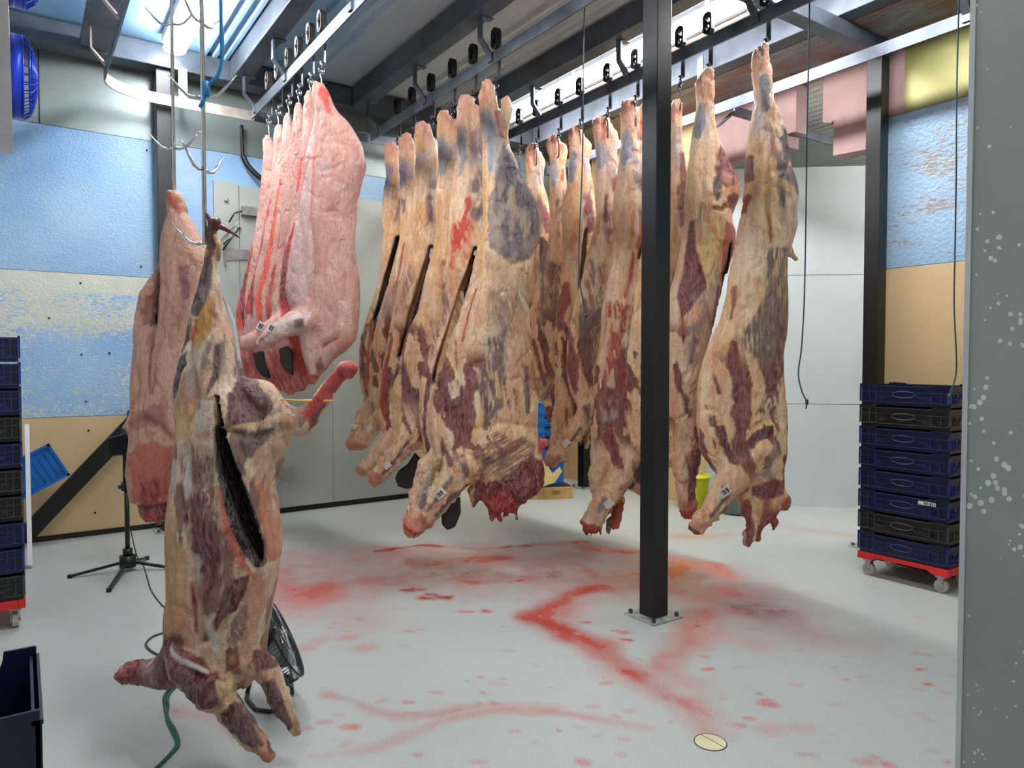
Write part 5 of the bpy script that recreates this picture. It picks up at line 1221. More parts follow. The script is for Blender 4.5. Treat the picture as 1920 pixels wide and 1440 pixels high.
RM = (98, 22, 26); DM = (74, 34, 34)
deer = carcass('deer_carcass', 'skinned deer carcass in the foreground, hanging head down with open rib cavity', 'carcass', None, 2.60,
 [(470, 388, 408), (490, 386, 408), (515, 378, 409), (545, 371, 411), (580, 362, 418), (620, 357, 428), (655, 352, 435), (690, 341, 440), (720, 336, 445), (752, 335, 470), (790, 336, 500), (840, 336, 512), (877, 331, 512), (915, 326, 510), (952, 321, 517), (993, 318, 523), (1030, 318, 525), (1060, 319, 522), (1110, 319, 514), (1150, 316, 508), (1190, 314, 500), (1220, 312, 494), (1245, 318, 490), (1268, 335, 486), (1285, 360, 470)],
 [.03, .05, .09, .12, .14, .15, .15, .15, .15, .14, .14, .13, .12, .08],
 limbs=[[(399, 420, 9), (398, 450, 9), (398, 480, 11)],
        [(455, 730, 24, .0), (480, 745, 36, .02), (520, 790, 34, .02), (560, 792, 26, .02), (588, 768, 17, .02), (612, 730, 14, .02), (632, 706, 13, .02), (650, 692, 9, .02)],
        [(480, 760, 40, .02), (505, 830, 34, .02), (502, 900, 16, .02)],
        [(345, 1240, 48, .0), (312, 1258, 34, .0), (282, 1264, 26), (254, 1260, 21), (237, 1262, 12)],
        [(380, 1225, 48, -.08), (420, 1265, 42, -.10), (446, 1290, 26, -.11), (470, 1325, 22, -.11), (498, 1362, 20, -.10), (521, 1392, 11, -.09)],
        [(470, 1225, 32, -.02), (500, 1240, 24, -.03), (520, 1275, 23, -.04), (540, 1318, 19, -.04), (561, 1362, 10, -.03)],
        [(364, 1290, 4), (366, 1306, 5), (363, 1318, 3)]],
 rag=[(650, 700, 3, 10, 8), (240, 1270, 2, 6, 8)],
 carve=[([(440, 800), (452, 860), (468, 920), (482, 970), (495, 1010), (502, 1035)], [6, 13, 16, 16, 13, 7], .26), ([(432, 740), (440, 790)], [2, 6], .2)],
 grooves=[([(345, 760), (352, 850), (345, 900)], 6, .01), ([(390, 500), (398, 560), (380, 640)], 5, .008), ([(375, 640), (395, 720), (400, 760)], 7, .014), ([(385, 830), (390, 930), (395, 1000)], 7, .012), ([(395, 1060), (410, 1130), (405, 1180)], 6, .014), ([(330, 1190), (350, 1175), (400, 1195), (450, 1245)], 7, .018), ([(360, 1200), (420, 1235)], 5, .01), ([(455, 1090), (430, 1140), (418, 1180)], 6, .014), ([(480, 1090), (460, 1150), (450, 1200)], 6, .012), ([(325, 1270), (360, 1250), (390, 1290)], 6, .012), ([(435, 1295), (460, 1270), (475, 1280)], 6, .012), ([(370, 660), (362, 700), (352, 740)], 6, .012), ([(470, 745), (510, 780), (530, 770)], 6, .012), ([(450, 800), (500, 815), (540, 800)], 6, .012), ([(350, 700), (372, 680)], 5, .01)],
 paint=[('p', (96, 36, 40), .92, 3, [(390, 425), (410, 425), (408, 480), (398, 492), (390, 480)]),
        ('p', (78, 62, 58), .95, 4, [(388, 480), (404, 485), (406, 540), (402, 570), (388, 596), (372, 590), (364, 565), (372, 530)]), ('l', (150, 140, 136), .5, 6, 2, [(400, 500), (394, 560)]),
        ('p', (62, 28, 26), .95, 4, [(356, 600), (368, 600), (374, 625), (362, 660), (352, 668)]), ('p', (196, 140, 74), .9, 8, [(402, 560), (412, 555), (414, 620), (398, 650), (384, 655), (382, 620)]), ('l', (190, 84, 44), .7, 6, 4, [(386, 600), (380, 640)]),
        ('p', (74, 54, 50), .95, 4, [(350, 680), (368, 660), (372, 690), (362, 725), (345, 740), (337, 725), (338, 700)]), ('m', (104, 88, 78), .85, 6, [(405, 640), (432, 640), (436, 700), (415, 735), (402, 700)]), ('l', (70, 36, 38), .9, [6, 8, 5], 3, [(425, 650), (428, 700), (418, 735)]),
        ('p', (182, 172, 160), .6, 8, [(372, 660), (400, 650), (402, 740), (378, 745)]), ('p', (222, 186, 130), .6, 10, [(340, 760), (395, 750), (398, 810), (345, 830)]),
        ('p', (200, 196, 186), .65, 5, [(396, 742), (428, 745), (430, 800), (402, 810)]), ('s', (126, 62, 64), .9, 6, -4, [(388, 825), (402, 820), (408, 880), (400, 900), (388, 890)]), ('p', (206, 190, 164), .6, 6, [(400, 810), (430, 815), (440, 900), (412, 910)]),
        ('p', (120, 58, 52), .8, 6, [(338, 870), (346, 860), (350, 880), (342, 900)]), ('m', (226, 220, 212), .8, 4, [(335, 850), (362, 860), (358, 920), (334, 915)]),
        ('m', (134, 70, 72), .95, 8, [(385, 930), (410, 900), (430, 950), (440, 1010), (430, 1050), (400, 1060), (385, 1010)]), ('l', (206, 196, 190), .7, 10, 6, [(410, 900), (420, 960), (445, 1000)]),
        ('s', (96, 58, 60), .9, 8, 40, [(395, 960), (430, 960), (440, 1030), (425, 1075), (395, 1050)]), ('p', (140, 44, 40), .9, 2, [(364, 990), (373, 990), (371, 1006), (364, 1002)]),
        ('p', (216, 176, 120), .7, 12, [(320, 960), (362, 960), (372, 1060), (370, 1160), (345, 1185), (320, 1150)]), ('p', (222, 150, 116), .7, 8, [(345, 1120), (375, 1120), (372, 1170), (350, 1175)]),
        ('l', (120, 40, 42), .95, [5, 9, 6], 3, [(388, 1075), (394, 1110), (396, 1160)]), ('p', RM, .95, 8, [(455, 1075), (490, 1060), (480, 1100), (450, 1140), (420, 1175), (405, 1180), (430, 1130)]),
        ('p', (214, 152, 122), .8, 7, [(492, 1060), (512, 1060), (510, 1120), (490, 1170), (470, 1200), (476, 1120)]), ('s', (110, 72, 76), .85, 6, -25, [(455, 1150), (485, 1115), (482, 1160), (460, 1195), (452, 1180)]),
        ('l', (222, 108, 84), .8, [6, 10, 8, 8], 5, [(438, 900), (458, 980), (480, 1040), (498, 1070)]), ('l', (222, 140, 110), .85, [8, 14, 10], 6, [(500, 900), (515, 980), (520, 1040)]),
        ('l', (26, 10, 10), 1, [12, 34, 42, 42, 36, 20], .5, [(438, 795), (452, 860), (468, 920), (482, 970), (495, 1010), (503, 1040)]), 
        # far haunch
        ('p', (84, 28, 32), .92, 7, [(448, 705), (475, 700), (510, 740), (520, 765), (500, 790), (460, 790), (448, 760)]), ('l', (222, 190, 140), .8, 8, 4, [(458, 800), (500, 790), (530, 790)]),
        ('m', (80, 60, 56), .9, 5, [(465, 800), (520, 800), (515, 830), (480, 820)]), ('p', (84, 62, 60), .9, 4, [(475, 822), (508, 826), (508, 852), (480, 850)]), ('p', (232, 190, 158), .8, 8, [(512, 820), (560, 790), (550, 830), (520, 870), (500, 900), (495, 850)]),
        ('m', (190, 120, 90), .7, 5, [(530, 770), (570, 770), (560, 800), (530, 810)]), ('p', (196, 52, 44), .95, 4, [(570, 775), (600, 730), (625, 690), (655, 672), (684, 690), (680, 725), (640, 732), (612, 752), (588, 800)]), ('p', (100, 70, 68), .9, 4, [(588, 780), (615, 752), (600, 775), (580, 805)]),
        ('s', (100, 30, 34), .85, 9, 8, [(372, 840), (430, 850), (438, 930), (448, 1010), (430, 1060), (392, 1050), (376, 960)]), ('w', (236, 226, 212), .8, 16, [(376, 830), (384, 930), (400, 1040), (430, 1090)]),
        ('m', (104, 28, 32), .85, 7, [(404, 1060), (445, 1050), (440, 1110), (410, 1150)]), ('w', (238, 230, 216), .8, 12, [(400, 1060), (412, 1130), (430, 1190)]),
        ('m', (108, 60, 58), .7, 6, [(340, 900), (366, 900), (372, 960), (344, 950)]),
        # neck, forelegs
        ('p', (104, 36, 38), .85, 8, [(300, 1215), (318, 1205), (350, 1250), (400, 1296), (340, 1312), (290, 1296)]), ('m', (96, 44, 48), .85, 6, [(395, 1225), (445, 1250), (455, 1290), (410, 1285)]),
        ('p', (104, 36, 40), .95, 6, [(225, 1235), (285, 1240), (330, 1215), (345, 1260), (390, 1300), (320, 1310), (260, 1285)]), ('m', (206, 180, 176), .7, 6, [(268, 1240), (310, 1235), (330, 1280), (280, 1285)]), ('p', (140, 40, 42), .9, 5, [(222, 1242), (266, 1236), (262, 1284), (230, 1280)]),
        ('p', (120, 40, 42), .95, 5, [(318, 1190), (345, 1178), (390, 1190), (440, 1232), (450, 1245), (420, 1238), (370, 1210), (330, 1212)]), ('p', RM, .93, 6, [(352, 1212), (392, 1210), (450, 1250), (462, 1275), (430, 1290), (380, 1275), (360, 1240)]),
        ('l', (232, 222, 212), .9, [6, 8, 4], 3, [(340, 1190), (380, 1205), (425, 1225)]), ('p', (196, 176, 140), .7, 6, [(322, 1210), (345, 1215), (365, 1260), (372, 1290), (345, 1265)]),
        ('p', (226, 196, 150), .85, 5, [(440, 1240), (470, 1250), (462, 1290), (440, 1300), (445, 1270)]), ('p', (78, 24, 30), .95, 4, [(442, 1300), (468, 1280), (500, 1330), (515, 1365), (500, 1370), (470, 1345), (448, 1322)]), ('l', (222, 196, 164), .85, [4, 5, 8], 2, [(440, 1310), (470, 1352), (512, 1392)]),
        ('p', (228, 176, 150), .8, 5, [(470, 1250), (510, 1240), (512, 1262), (480, 1270)]), ('p', (82, 26, 32), .95, 4, [(506, 1262), (526, 1255), (548, 1310), (560, 1350), (545, 1360), (525, 1320)]), ('p', (110, 42, 44), .93, 4, [(488, 1205), (510, 1215), (530, 1240), (500, 1238), (485, 1225)]),
        ('p', (130, 50, 44), .9, 4, [(446, 1200), (468, 1190), (468, 1225), (450, 1235)]), ('p', (210, 160, 120), .8, 3, [(452, 1208), (462, 1205), (460, 1222), (453, 1222)]), ('l', (206, 110, 90), .9, 8, 2, [(364, 1290), (363, 1318)]), ('p', (206, 120, 100), .7, 3, [(505, 1380), (535, 1380), (535, 1405), (510, 1405)])],
 base='deer', seed=32, h=.0065, amp=.75, k=.02)
# ribs seen inside the open body
def on_deer(pts, rs, name, mat, d=2.58, n=8):
    mb = MB(); mb.tube([P(x, y, d + (dd[0] if dd else 0)) for x, y, *dd in pts], [r * d / FPX for r in rs], n)
    o = mb.build(name, mat, None, True); o.parent = deer; o.matrix_parent_inverse = Matrix.LocRotScale(deer.location, deer.rotation_euler, None).inverted(); return o
M['ribm'] = simple('rib_inner', (96, 46, 40), 0.4, 0, 0.2, 20)
for k in range(8):
    t = k / 7; cx_, cy_ = 460 + 40 * t, 890 + 130 * t
    on_deer([(cx_ - 17, cy_ + 5), (cx_, cy_ - 1, .02), (cx_ + 17, cy_ - 9)], [2.6, 2.8, 2.4], 'rib', M['ribm'], 2.64)
# tendons and skin shreds at the top of the hung leg, and a long pale sinew on the far haunch
def on_deer(pts, rs, name, mat, d=2.58, n=8):
    mb = MB(); mb.tube([P(x, y, d + (dd[0] if dd else 0)) for x, y, *dd in pts], [r * d / FPX for r in rs], n)
    o = mb.build(name, mat, None, True); o.parent = deer; o.matrix_parent_inverse = Matrix.LocRotScale(deer.location, deer.rotation_euler, None).inverted(); return o
M['sinew'] = simple('sinew', (220, 168, 80), 0.35, 0, 0.15, 20)
M['dried'] = simple('dried_meat', (92, 38, 34), 0.4, 0, 0.35, 40, 0.4, 90)
on_deer([(396, 425), (393, 412), (388, 402), (386, 398)], [5, 4.5, 3, 1], 'skin_shred', M['dried'])
on_deer([(406, 422), (420, 428), (436, 436), (449, 446)], [6, 5, 3, 1], 'skin_shred', M['dried'])
on_deer([(400, 430), (404, 416), (412, 414)], [9, 9, 6], 'hock_end', M['dried'])
on_deer([(404, 440), (411, 460), (409, 490)], [5, 5, 3], 'tendon', simple('pale_tendon', (190, 150, 120), 0.4, 0, 0.2, 30))
on_deer([(516, 748, .02), (555, 751, .02), (585, 752, .02), (612, 752, .02), (626, 752, .02)], [1.2, 1.6, 3.6, 3.2, 2], 'tendon', M['sinew'])
# ------------------------------------------------------------------ trolleys and hooks on the rails
def make_trolley(mat_r, mat_h, nohook=False):
    """oval iron roller riding on the rail, strap down its far side, swivel and hook; origin on the rail axis at rail top"""
    o = empty('hook_trolley')
    w, h2 = .040, .075
    ring = [Vector((0, math.cos(t) * w, math.sin(t) * w + (h2 if math.sin(t) >= 0 else -.0))) for t in [2 * math.pi * i / 24 for i in range(24)]]
    ring = [p + Vector((0, 0, .046)) for p in ring]
    mb = MB(); n = len(ring)
    cz = sum((p.z for p in ring)) / n
    def ins(p, k): return Vector((p.x, p.y * k, cz + (p.z - cz) * (k + (1 - k) * .35)))
    vs = []
    for p in ring:
        q = ins(p, .42)
        vs += [(-.022, p.y, p.z), (.022, p.y, p.z), (.016, q.y, q.z), (-.016, q.y, q.z)]
    fs = []
    for i in range(n):
        j = (i + 1) % n
        for k in range(4): fs.append((4 * i + k, 4 * i + (k + 1) % 4, 4 * j + (k + 1) % 4, 4 * j + k))
    mb.add(vs, fs); r = mb.build('roller', mat_r, o, False, None, .004)
    mb = MB(); mb.tube([(-.03, 0, cz), (.03, 0, cz)], .012, 10); mb.build('axle', mat_r, r)
    mb = MB(); mb.box(.024, -.016, -.20, .032, .016, cz + .02); mb.box(-.01, -.012, -.205, .031, .012, -.195); mb.build('strap', mat_h, o)
    mb = MB(); mb.tube([(0, 0, -.19), (0, 0, -.235)], .008, 8)
    mb.tube([p + Vector((0, 0, -.255)) for p in arc((0, 0, 0), .02, 90, 450, 14, (1, 0, 0), (0, 0, 1))][:-1], .0055, 6, closed=True)
    mb.build('swivel', mat_h, o, True)
    if not nohook:
        mb = MB()
        pts = arc((0, 0, -.275), .022, 200, -60, 10, (0, 1, 0), (0, 0, 1)) + [(0, .0, -.31), (0, -.004, -.37), (0, -.004, -.41)] + arc((0, .018, -.425), .022, 180, 330, 8, (0, 1, 0), (0, 0, 1))
        mb.tube(pts, [.006] * (len(pts) - 2) + [.004, .001], 8); mb.build('hook', mat_h, o, True)
    return o
protoA = make_trolley(M['roller'], M['stainless']); protoB = make_trolley(M['black'], M['darkhook'])
used = {}
def place_trolley(px, X, label, kind, group):
    proto = protoA if kind == 0 else protoB
    o = proto if kind not in used else copy_tree(proto)
    used[kind] = 1
    p = atX(px, 100, X)                              # where the pixel column crosses the rail
    o.location = (X, p.y, ZR1); tag(o, label, 'hook', group)
    return o
g1 = 'trolleys and hooks on the pork rail'; g2 = 'trolleys and hooks on the left beef rail'; g3 = 'trolleys and hooks on the right beef rail'
nm = ['nearest', 'second', 'third', 'fourth', 'fifth', 'farthest']
for i, px in enumerate((603, 582, 560, 541, 521, 503)):
    place_trolley(px, BX[0], 'oval iron roller and bright hook of the %s pork side' % nm[i], 0, g1)
for i, px in enumerate((930, 887, 848, 808, 772, 744)):
    place_trolley(px, BX[1], 'black oval roller and hook of the %s beef side on the left rail' % nm[i], 1, g2)
o3 = ['rightmost beef side', 'beef side with the cut open rump right of the post', 'beef side hidden behind the post', 'beef side whose pale edge shows left of the post', 'big beef side left of the post', 'beef side behind the pull cord tip',
      'beef side with the pink-marbled rump', 'beef side third from the far end of the right rail', 'farthest beef side of the right rail']
for lab, px in zip(o3, (1436, 1328, 1276, 1226, 1192, 1140, 1088, 1048, 1006)):
    place_trolley(px, BX[2], 'black trolley hook of the ' + lab, 1, g3)
place_trolley(974, BX[2], 'empty black trolley hook at the far end of the right beef rail', 1, g3)

# ------------------------------------------------------------------ stainless hook trees holding the foreground carcasses
def hook_tree(px, d, y_bot, hooks, label):
    top = P(px, 0, d); bot = P(px, y_bot, d); X, Y_ = bot.x, bot.y
    o = empty('hook_tree', (X, Y_, bot.z)); tag(o, label, 'hook', 'stainless hook trees')
    L = 3.74 - bot.z
    mb = MB(); mb.tube([(0, 0, 0), (0, 0, L - .03)] + [Vector((0, 0, L)) + Vector((.03 - .03 * math.cos(t), 0, .03 * math.sin(t) )) for t in (.8, 1.57, 2.3, 3.1)], .0082, 10)
    mb.build('rod', M['stainless'], o, True)
    for (py, face, sc) in hooks:
        z = P(px, py, d).z - bot.z
        for s in (-1, 1):
            ax = Vector((CA, -SA, 0)) * s if face else Vector((SA * .9 + CA * .25, CA * .9 - SA * .25, 0)) * s
            pts = [ax * .006 + Vector((0, 0, z)), ax * .03 + Vector((0, 0, z - .004)), ax * .055 + Vector((0, 0, z + .004)), ax * .08 + Vector((0, 0, z + .028)), ax * .125 * sc + Vector((0, 0, z + .078)), ]
            mb = MB(); mb.tube(pts, [.006, .006, .006, .0055, .0012], 8); mb.build('prong', M['stainless'], o, True)
    return o
hook_tree(327, 3.36, 372, [(45, True, 1.0), (278, True, 1.0)], 'longer-reaching stainless hook tree, left one, carrying the brownish pink carcass')
hook_tree(384, 2.60, 458, [(42, False, 1), (181, True, 1.0), (318, False, 1), (456, True, 1.0)], 'stainless hook tree in front, right one, carrying the deer carcass')

# plastic sleeve hanging behind the deer
n = NT('clear_film'); n.b.inputs['Base Color'].default_value = rgba((225, 228, 228)); n.b.inputs['Alpha'].default_value = 0.55; n.set(.25, 0); M['sheet'] = n.m
mb = MB(); sl = [((408, 540), (412, 545)), ((412, 570), (426, 568)), ((416, 610), (440, 600)), ((420, 650), (447, 640)), ((424, 680), (452, 672)), ((426, 700), (455, 690))]
vs = []; fs = []
for i, (a, b) in enumerate(sl):
    for j in range(6):
        t = j / 5; vs.append(P(a[0] + (b[0] - a[0]) * t, a[1] + (b[1] - a[1]) * t, 2.86 + .02 * math.sin(j * 2.2 + i)))
for i in range(len(sl) - 1):
    for j in range(5): fs.append((i * 6 + j, i * 6 + j + 1, (i + 1) * 6 + j + 1, (i + 1) * 6 + j))
mb.add(vs, fs); o = mb.build('plastic_sleeve', M['sheet'], None, True)
sm_ = o.modifiers.new('solid', 'SOLIDIFY'); sm_.thickness = .001
tag(o, 'translucent white plastic sleeve hanging behind the deer leg', 'plastic sheet')

# ------------------------------------------------------------------ crates
CL, CW, CH, PITCHC = .60, .40, .185, .148
def crate_meshes(col_mat, rib_mat):
    """stackable perforated crate; origin at bottom centre, long side along Y"""
    o = empty('stacking_crate')
    mb = MB(); hw, hl = CW / 2 - .012, CL / 2 - .012
    mb.box(-hw, -hl, 0, hw, hl, .012)
    mb.build('crate_floor', col_mat, o)
    for s, axn in ((-1, 'x'), (1, 'x'), (-1, 'y'), (1, 'y')):
        mb = MB(); L = CL if axn == 'x' else CW
        def bx(u0, z0, u1, z1, t0, t1):                       # u along the wall, t outward depth
            a, b = (CW / 2 if axn == 'x' else CL / 2) + t0, (CW / 2 if axn == 'x' else CL / 2) + t1
            if axn == 'x': mb.box(s * a, u0, z0, s * b, u1, z1)
            else: mb.box(u0, s * a, z0, u1, s * b, z1)
        hL = L / 2
        bx(-hL + .014, .004, hL - .014, PITCHC - .012, -.018, -.010)
        cw = mb.build('crate_wall', col_mat, o); mb = MB()
        bx(-hL, PITCHC - .021, hL, PITCHC - .017, -.012, .0); bx(-hL, .021, hL, .025, -.012, .0)     # rims
        bx(-hL, .026, -hL + .006, PITCHC - .02, -.012, .0); bx(hL - .006, .026, hL, PITCHC - .02, -.012, .0)
        bx(-hL, .089, hL, .092, -.012, -.002)
        for k in (-.40, -.30, .30, .38): bx(hL * 2 * k, .026, hL * 2 * k + .004, .088 if k < 0 else PITCHC - .02, -.012, -.002)
        for k in (-.36, -.34, .24, .26): bx(hL * 2 * k - .012, .05 + .012 * (k > .25), hL * 2 * k + .03, .054 + .012 * (k > .25), -.012, -.002)
        for q in (-1, 1):                                     # slanting ribs beside the handle
            for e in (0, .022, .044):
                a0, a1 = q * (hL * .26 + e), q * (hL * .52 + e)
                pz = [(min(a0, a1) if False else a0, .066), (a1, .028), (a1 + q * .004, .028), (a0 + q * .004, .066)]
                t0, t1 = (CW / 2 if axn == 'x' else CL / 2) - .012, (CW / 2 if axn == 'x' else CL / 2) - .002
                mb.prism(pz, 0, s * t0, s * t1) if axn == 'x' else mb.prism(pz, 1, s * t0, s * t1)
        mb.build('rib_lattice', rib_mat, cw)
        mb = MB(); pts = []
        for i in range(20):
            t = 2 * math.pi * i / 20; u = math.cos(t) * hL * .25; z = .075 + math.sin(t) * .022
            e = (CW / 2 if axn == 'x' else CL / 2) - .006
            pts.append((s * e, u, z) if axn == 'x' else (u, s * e, z))
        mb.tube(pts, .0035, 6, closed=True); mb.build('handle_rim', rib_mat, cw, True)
    mb = MB()
    for sx in (-1, 1):
        for sy in (-1, 1):
            y0, y1 = sorted((sy * (CL / 2 - .001), sy * (CL / 2 - .12))); x0, x1 = sorted((sx * (CW / 2), sx * (CW / 2 - .012)))
            mb = MB(); mb.prism([(y0, PITCHC - .022), (y1, PITCHC - .022), (y1 - (.03 if sy > 0 else 0) * 0, PITCHC - .004), ((y0 + y1) / 2 + sy * .03, PITCHC + .0), (y0, PITCHC - .004)], 0, x0, x1)
            mb.build('corner_lug', col_mat, o)
    return o
cr = {}
def crate(x, y, z, mat, label, group, rz=0.0):
    if mat not in cr: cr[mat] = o = crate_meshes(M[mat], M['lit_rib_blue' if mat == 'crate_blue' else 'lit_rib_black'])
    else: o = copy_tree(cr[mat])
    o.location = (x, y, z); o.rotation_euler = (0, 0, rz); return tag(o, label, 'crate', group)
def dolly(x, y, label, rz=0.0):
    o = empty('crate_dolly', (x, y, 0), rz); tag(o, label, 'dolly', 'red wheeled dollies')
    mb = MB()
    for s in (-1, 1):
        mb.prism([(-.30, .115), (-.30, .165), (.30, .165), (.30, .115), (.2, .115), (.17, .135), (-.17, .135), (-.2, .115)], 0, s * .2, s * .165)
    for s in (-1, 1): mb.box(-.165, s * .3, .115, .165, s * .262, .165)
    mb.box(-.165, -.03, .13, .165, .03, .16)
    mb.build('dolly_frame', M['red'], o, False, None, .004)
    for sx in (-1, 1):
        for sy in (-1, 1):
            cx_, cy_ = sx * .15, sy * .24
            mb = MB(); mb.tube([(cx_ - .014, cy_, .042), (cx_ + .014, cy_, .042)], .042, 20); w = mb.build('wheel', M['wheel'], o)
            mb = MB(); mb.box(cx_ - .022, cy_ - .018, .03, cx_ - .018, cy_ + .018, .10); mb.box(cx_ + .018, cy_ - .018, .03, cx_ + .022, cy_ + .018, .10); mb.box(cx_ - .03, cy_ - .03, .10, cx_ + .03, cy_ + .03, .115)
            mb.tube([(cx_ - .026, cy_, .042), (cx_ + .026, cy_, .042)], .008, 8); mb.build('caster_fork', M['zinc'], w)
    return o
RX, RY = 5.055, 2.43
dolly(RX, RY, 'red dolly with pale wheels under the right-hand crate stack')
ordw = ['lowest navy', 'second from the bottom, black', 'third, white-stickered navy', 'fourth from the bottom, navy', 'fifth from the bottom, navy', 'sixth from the bottom, navy', 'seventh from the bottom, black', 'topmost navy']
mats = ['crate_blue', 'crate_black', 'crate_blue', 'crate_blue', 'crate_blue', 'crate_blue', 'crate_black', 'crate_blue']
for i in range(8):
    c = crate(RX, RY, .167 + i * PITCHC, mats[i], ordw[i] + ' crate of the stack on the right-hand red dolly', 'crates stacked on the right-hand dolly')
    if i == 2:
        mb = MB(); mb.box(-CW / 2 - .004, -.22, .098, -CW / 2 - .002, -.11, .122); s_ = mb.build('sticker', M['paper'], c)
        mb = MB()
        for k in range(7): mb.box(-CW / 2 - .0055, -.215 + k * .011, .102, -CW / 2 - .0038, -.215 + k * .011 + .004 + .002 * (k % 3), .118)
        mb.build('printed_marks', M['ink'], s_)
w2 = ['black', 'navy', 'navy', 'black', 'black', 'black', 'black', 'navy']
for i in range(8):
    crate(5.50, RY + .12, .0 + i * .165 + .0, 'crate_black' if w2[i] == 'black' else 'crate_blue', 'crate number %s from the floor in the stack behind the right-hand dolly stack' % ('one two three four five six seven eight'.split()[i]), 'crates stacked behind the right-hand dolly')

# crates at the far left, on a red dolly
LX, LY = -.20, 5.12
dolly(LX, LY, 'red dolly under the left-hand crate stack, one pale wheel in view')
lm = ['crate_black', 'crate_blue', 'crate_blue', 'crate_black', 'crate_black', 'crate_blue', 'crate_black', 'crate_blue', 'crate_blue', 'crate_blue']
pos = 'lowest,second,third,fourth,fifth,sixth,seventh,eighth,ninth,topmost'.split(',')
for i in range(10):
    crate(LX, LY, .167 + i * PITCHC, lm[i], '%s %s crate from the floor of the left-hand dolly stack' % (pos[i], 'black' if lm[i] == 'crate_black' else 'navy'), 'crates stacked on the left-hand dolly')

# near open crate at the left edge with its curved end and honeycomb floor
def open_crate(x0, y0, z, w, l, h, label, group):
    o = empty('display_crate', (x0, y0, z)); tag(o, label, 'crate', group)
    mb = MB(); t = .008
    # far end wall with a curved lower middle, near end wall low
    def endprof(hh, low):
        return [(0, 0), (w, 0), (w, hh)] + [(w - .066 - .05 * (1 - math.cos(math.radians(a))), hh - (hh - low) * math.sin(math.radians(a))) for a in range(0, 91, 15)] + [(.066 + .05 * (1 - math.cos(math.radians(a))), hh - (hh - low) * math.sin(math.radians(a))) for a in range(90, -1, -15)] + [(0, hh)]
    mb.prism([(a, b) for a, b in endprof(h, h * .62)], 1, l - t, l); mb.build('end_panel', M['crate_blue'], o)
    mb = MB(); mb.prism([(a, b) for a, b in endprof(h, h * .45)], 1, 0, t); mb.build('end_panel', M['crate_blue'], o)
    for xs in (0, w - t):
        mb = MB(); mb.box(xs, 0, 0, xs + t, l, h - .02); mb.box(xs - .006, .0, h - .03, xs + t + .006, l, h - .02)
        for k in range(4): mb.box(xs - .004, .03 + k * l / 4, .02, xs + t + .004, .036 + k * l / 4, h - .03)
        for k in (0.25, .55): mb.box(xs - .003, .04, h * k, xs + t + .003, l - .04, h * k + .006)
        mb.build('side_panel', M['crate_blue'], o)
    mb = MB()
    for i in range(14):
        for j in range(18):
            cx_, cy_ = .03 + i * (w - .06) / 13, .03 + j * (l - .06) / 17
            mb.bar((cx_ - .018, cy_ - .01, .02), (cx_ + .018, cy_ + .012, .02), .004, .014)
            mb.bar((cx_ - .018, cy_ + .012, .02), (cx_ + .018, cy_ - .01, .02), .004, .014)
    mb.box(0, 0, 0, w, l, .006); mb.build('lattice_floor', M['crate_blue'], o)
    return o
q = P(80, 1330, 1.42)
for i in range(3):
    open_crate(q.x - .585, q.y, q.z - .185 - i * .2, .58, .40 + .0, .185, ['open navy crate with a lattice floor at the lower left edge, topmost', 'navy crate directly under the open one at the lower left edge', 'bottom navy crate of the pile at the lower left edge'][i], 'navy crates at the lower left edge')
# small plinth under that pile
mb = MB(); b0 = q.z - .185 - .4; mb.box(q.x - .57, q.y + .02, 0, q.x - .01, q.y + .38, b0); tag(mb.build('crate_plinth', M['crate_black']), 'dark plinth under the navy crates at the lower left edge', 'plinth')
# white stick, leaning blue tray behind the left stack
a = atY(56, 1040, 6.2); a.z = .02; b = atY(52, 832, 6.2)
mb = MB(); mb.bar(a, (b.x, b.y + .5, b.z + .1), .03, .03, (0, 1, 0)); tag(mb.build('white_batten', M['white']), 'white wooden batten leaning beside the left crate stack', 'batten')
t0 = atY(97, 895, 6.75); o = empty('blue_tray', (t0.x - .12, 6.80, .62)); tag(o, 'bright blue plastic tray tilted behind the left crate stack', 'tray')
mb = MB(); mb.box(-.20, -.012, -.15, .20, .012, .15); mb.box(-.2, -.03, -.15, .2, -.012, -.13); mb.box(-.2, -.03, .13, .2, -.012, .15); mb.box(-.2, -.03, -.15, -.18, -.012, .15); mb.box(.18, -.03, -.15, .2, -.012, .15)
mb.build('tray_body', M['crate_azure'], o)
for k in range(7):
    mb = MB(); mb.box(-.17 + k * .05, -.022, -.13, -.165 + k * .05, -.012, .13); mb.build('rib', M['crate_azure'], o)
o.rotation_euler = (0, math.radians(-28), 0)
# bright blue crates in the far corner behind the beef
for i in range(9):
    o = empty('blue_crate', (4.97, 6.74, i * .115)); tag(o, ['lowest', 'second', 'third', 'fourth', 'fifth', 'sixth', 'seventh', 'eighth', 'topmost'][i] + ' bright blue crate of the far corner stack, counted from the floor', 'crate', 'bright blue crates in the far corner')
    mb = MB(); mb.box(-.2, -.3, 0, .2, .3, .104); mb.box(-.21, -.31, .098, .21, .31, .112); mb.build('crate_body', M['crate_azure'], o)
    mb = MB(); mb.box(-.213, -.07, .045, -.19, .07, .075); mb.build('handle_slot', M['crate_black'], o)
    mb = MB(); mb.box(-.07, -.313, .045, .07, -.29, .075); mb.build('handle_slot', M['crate_black'], o)
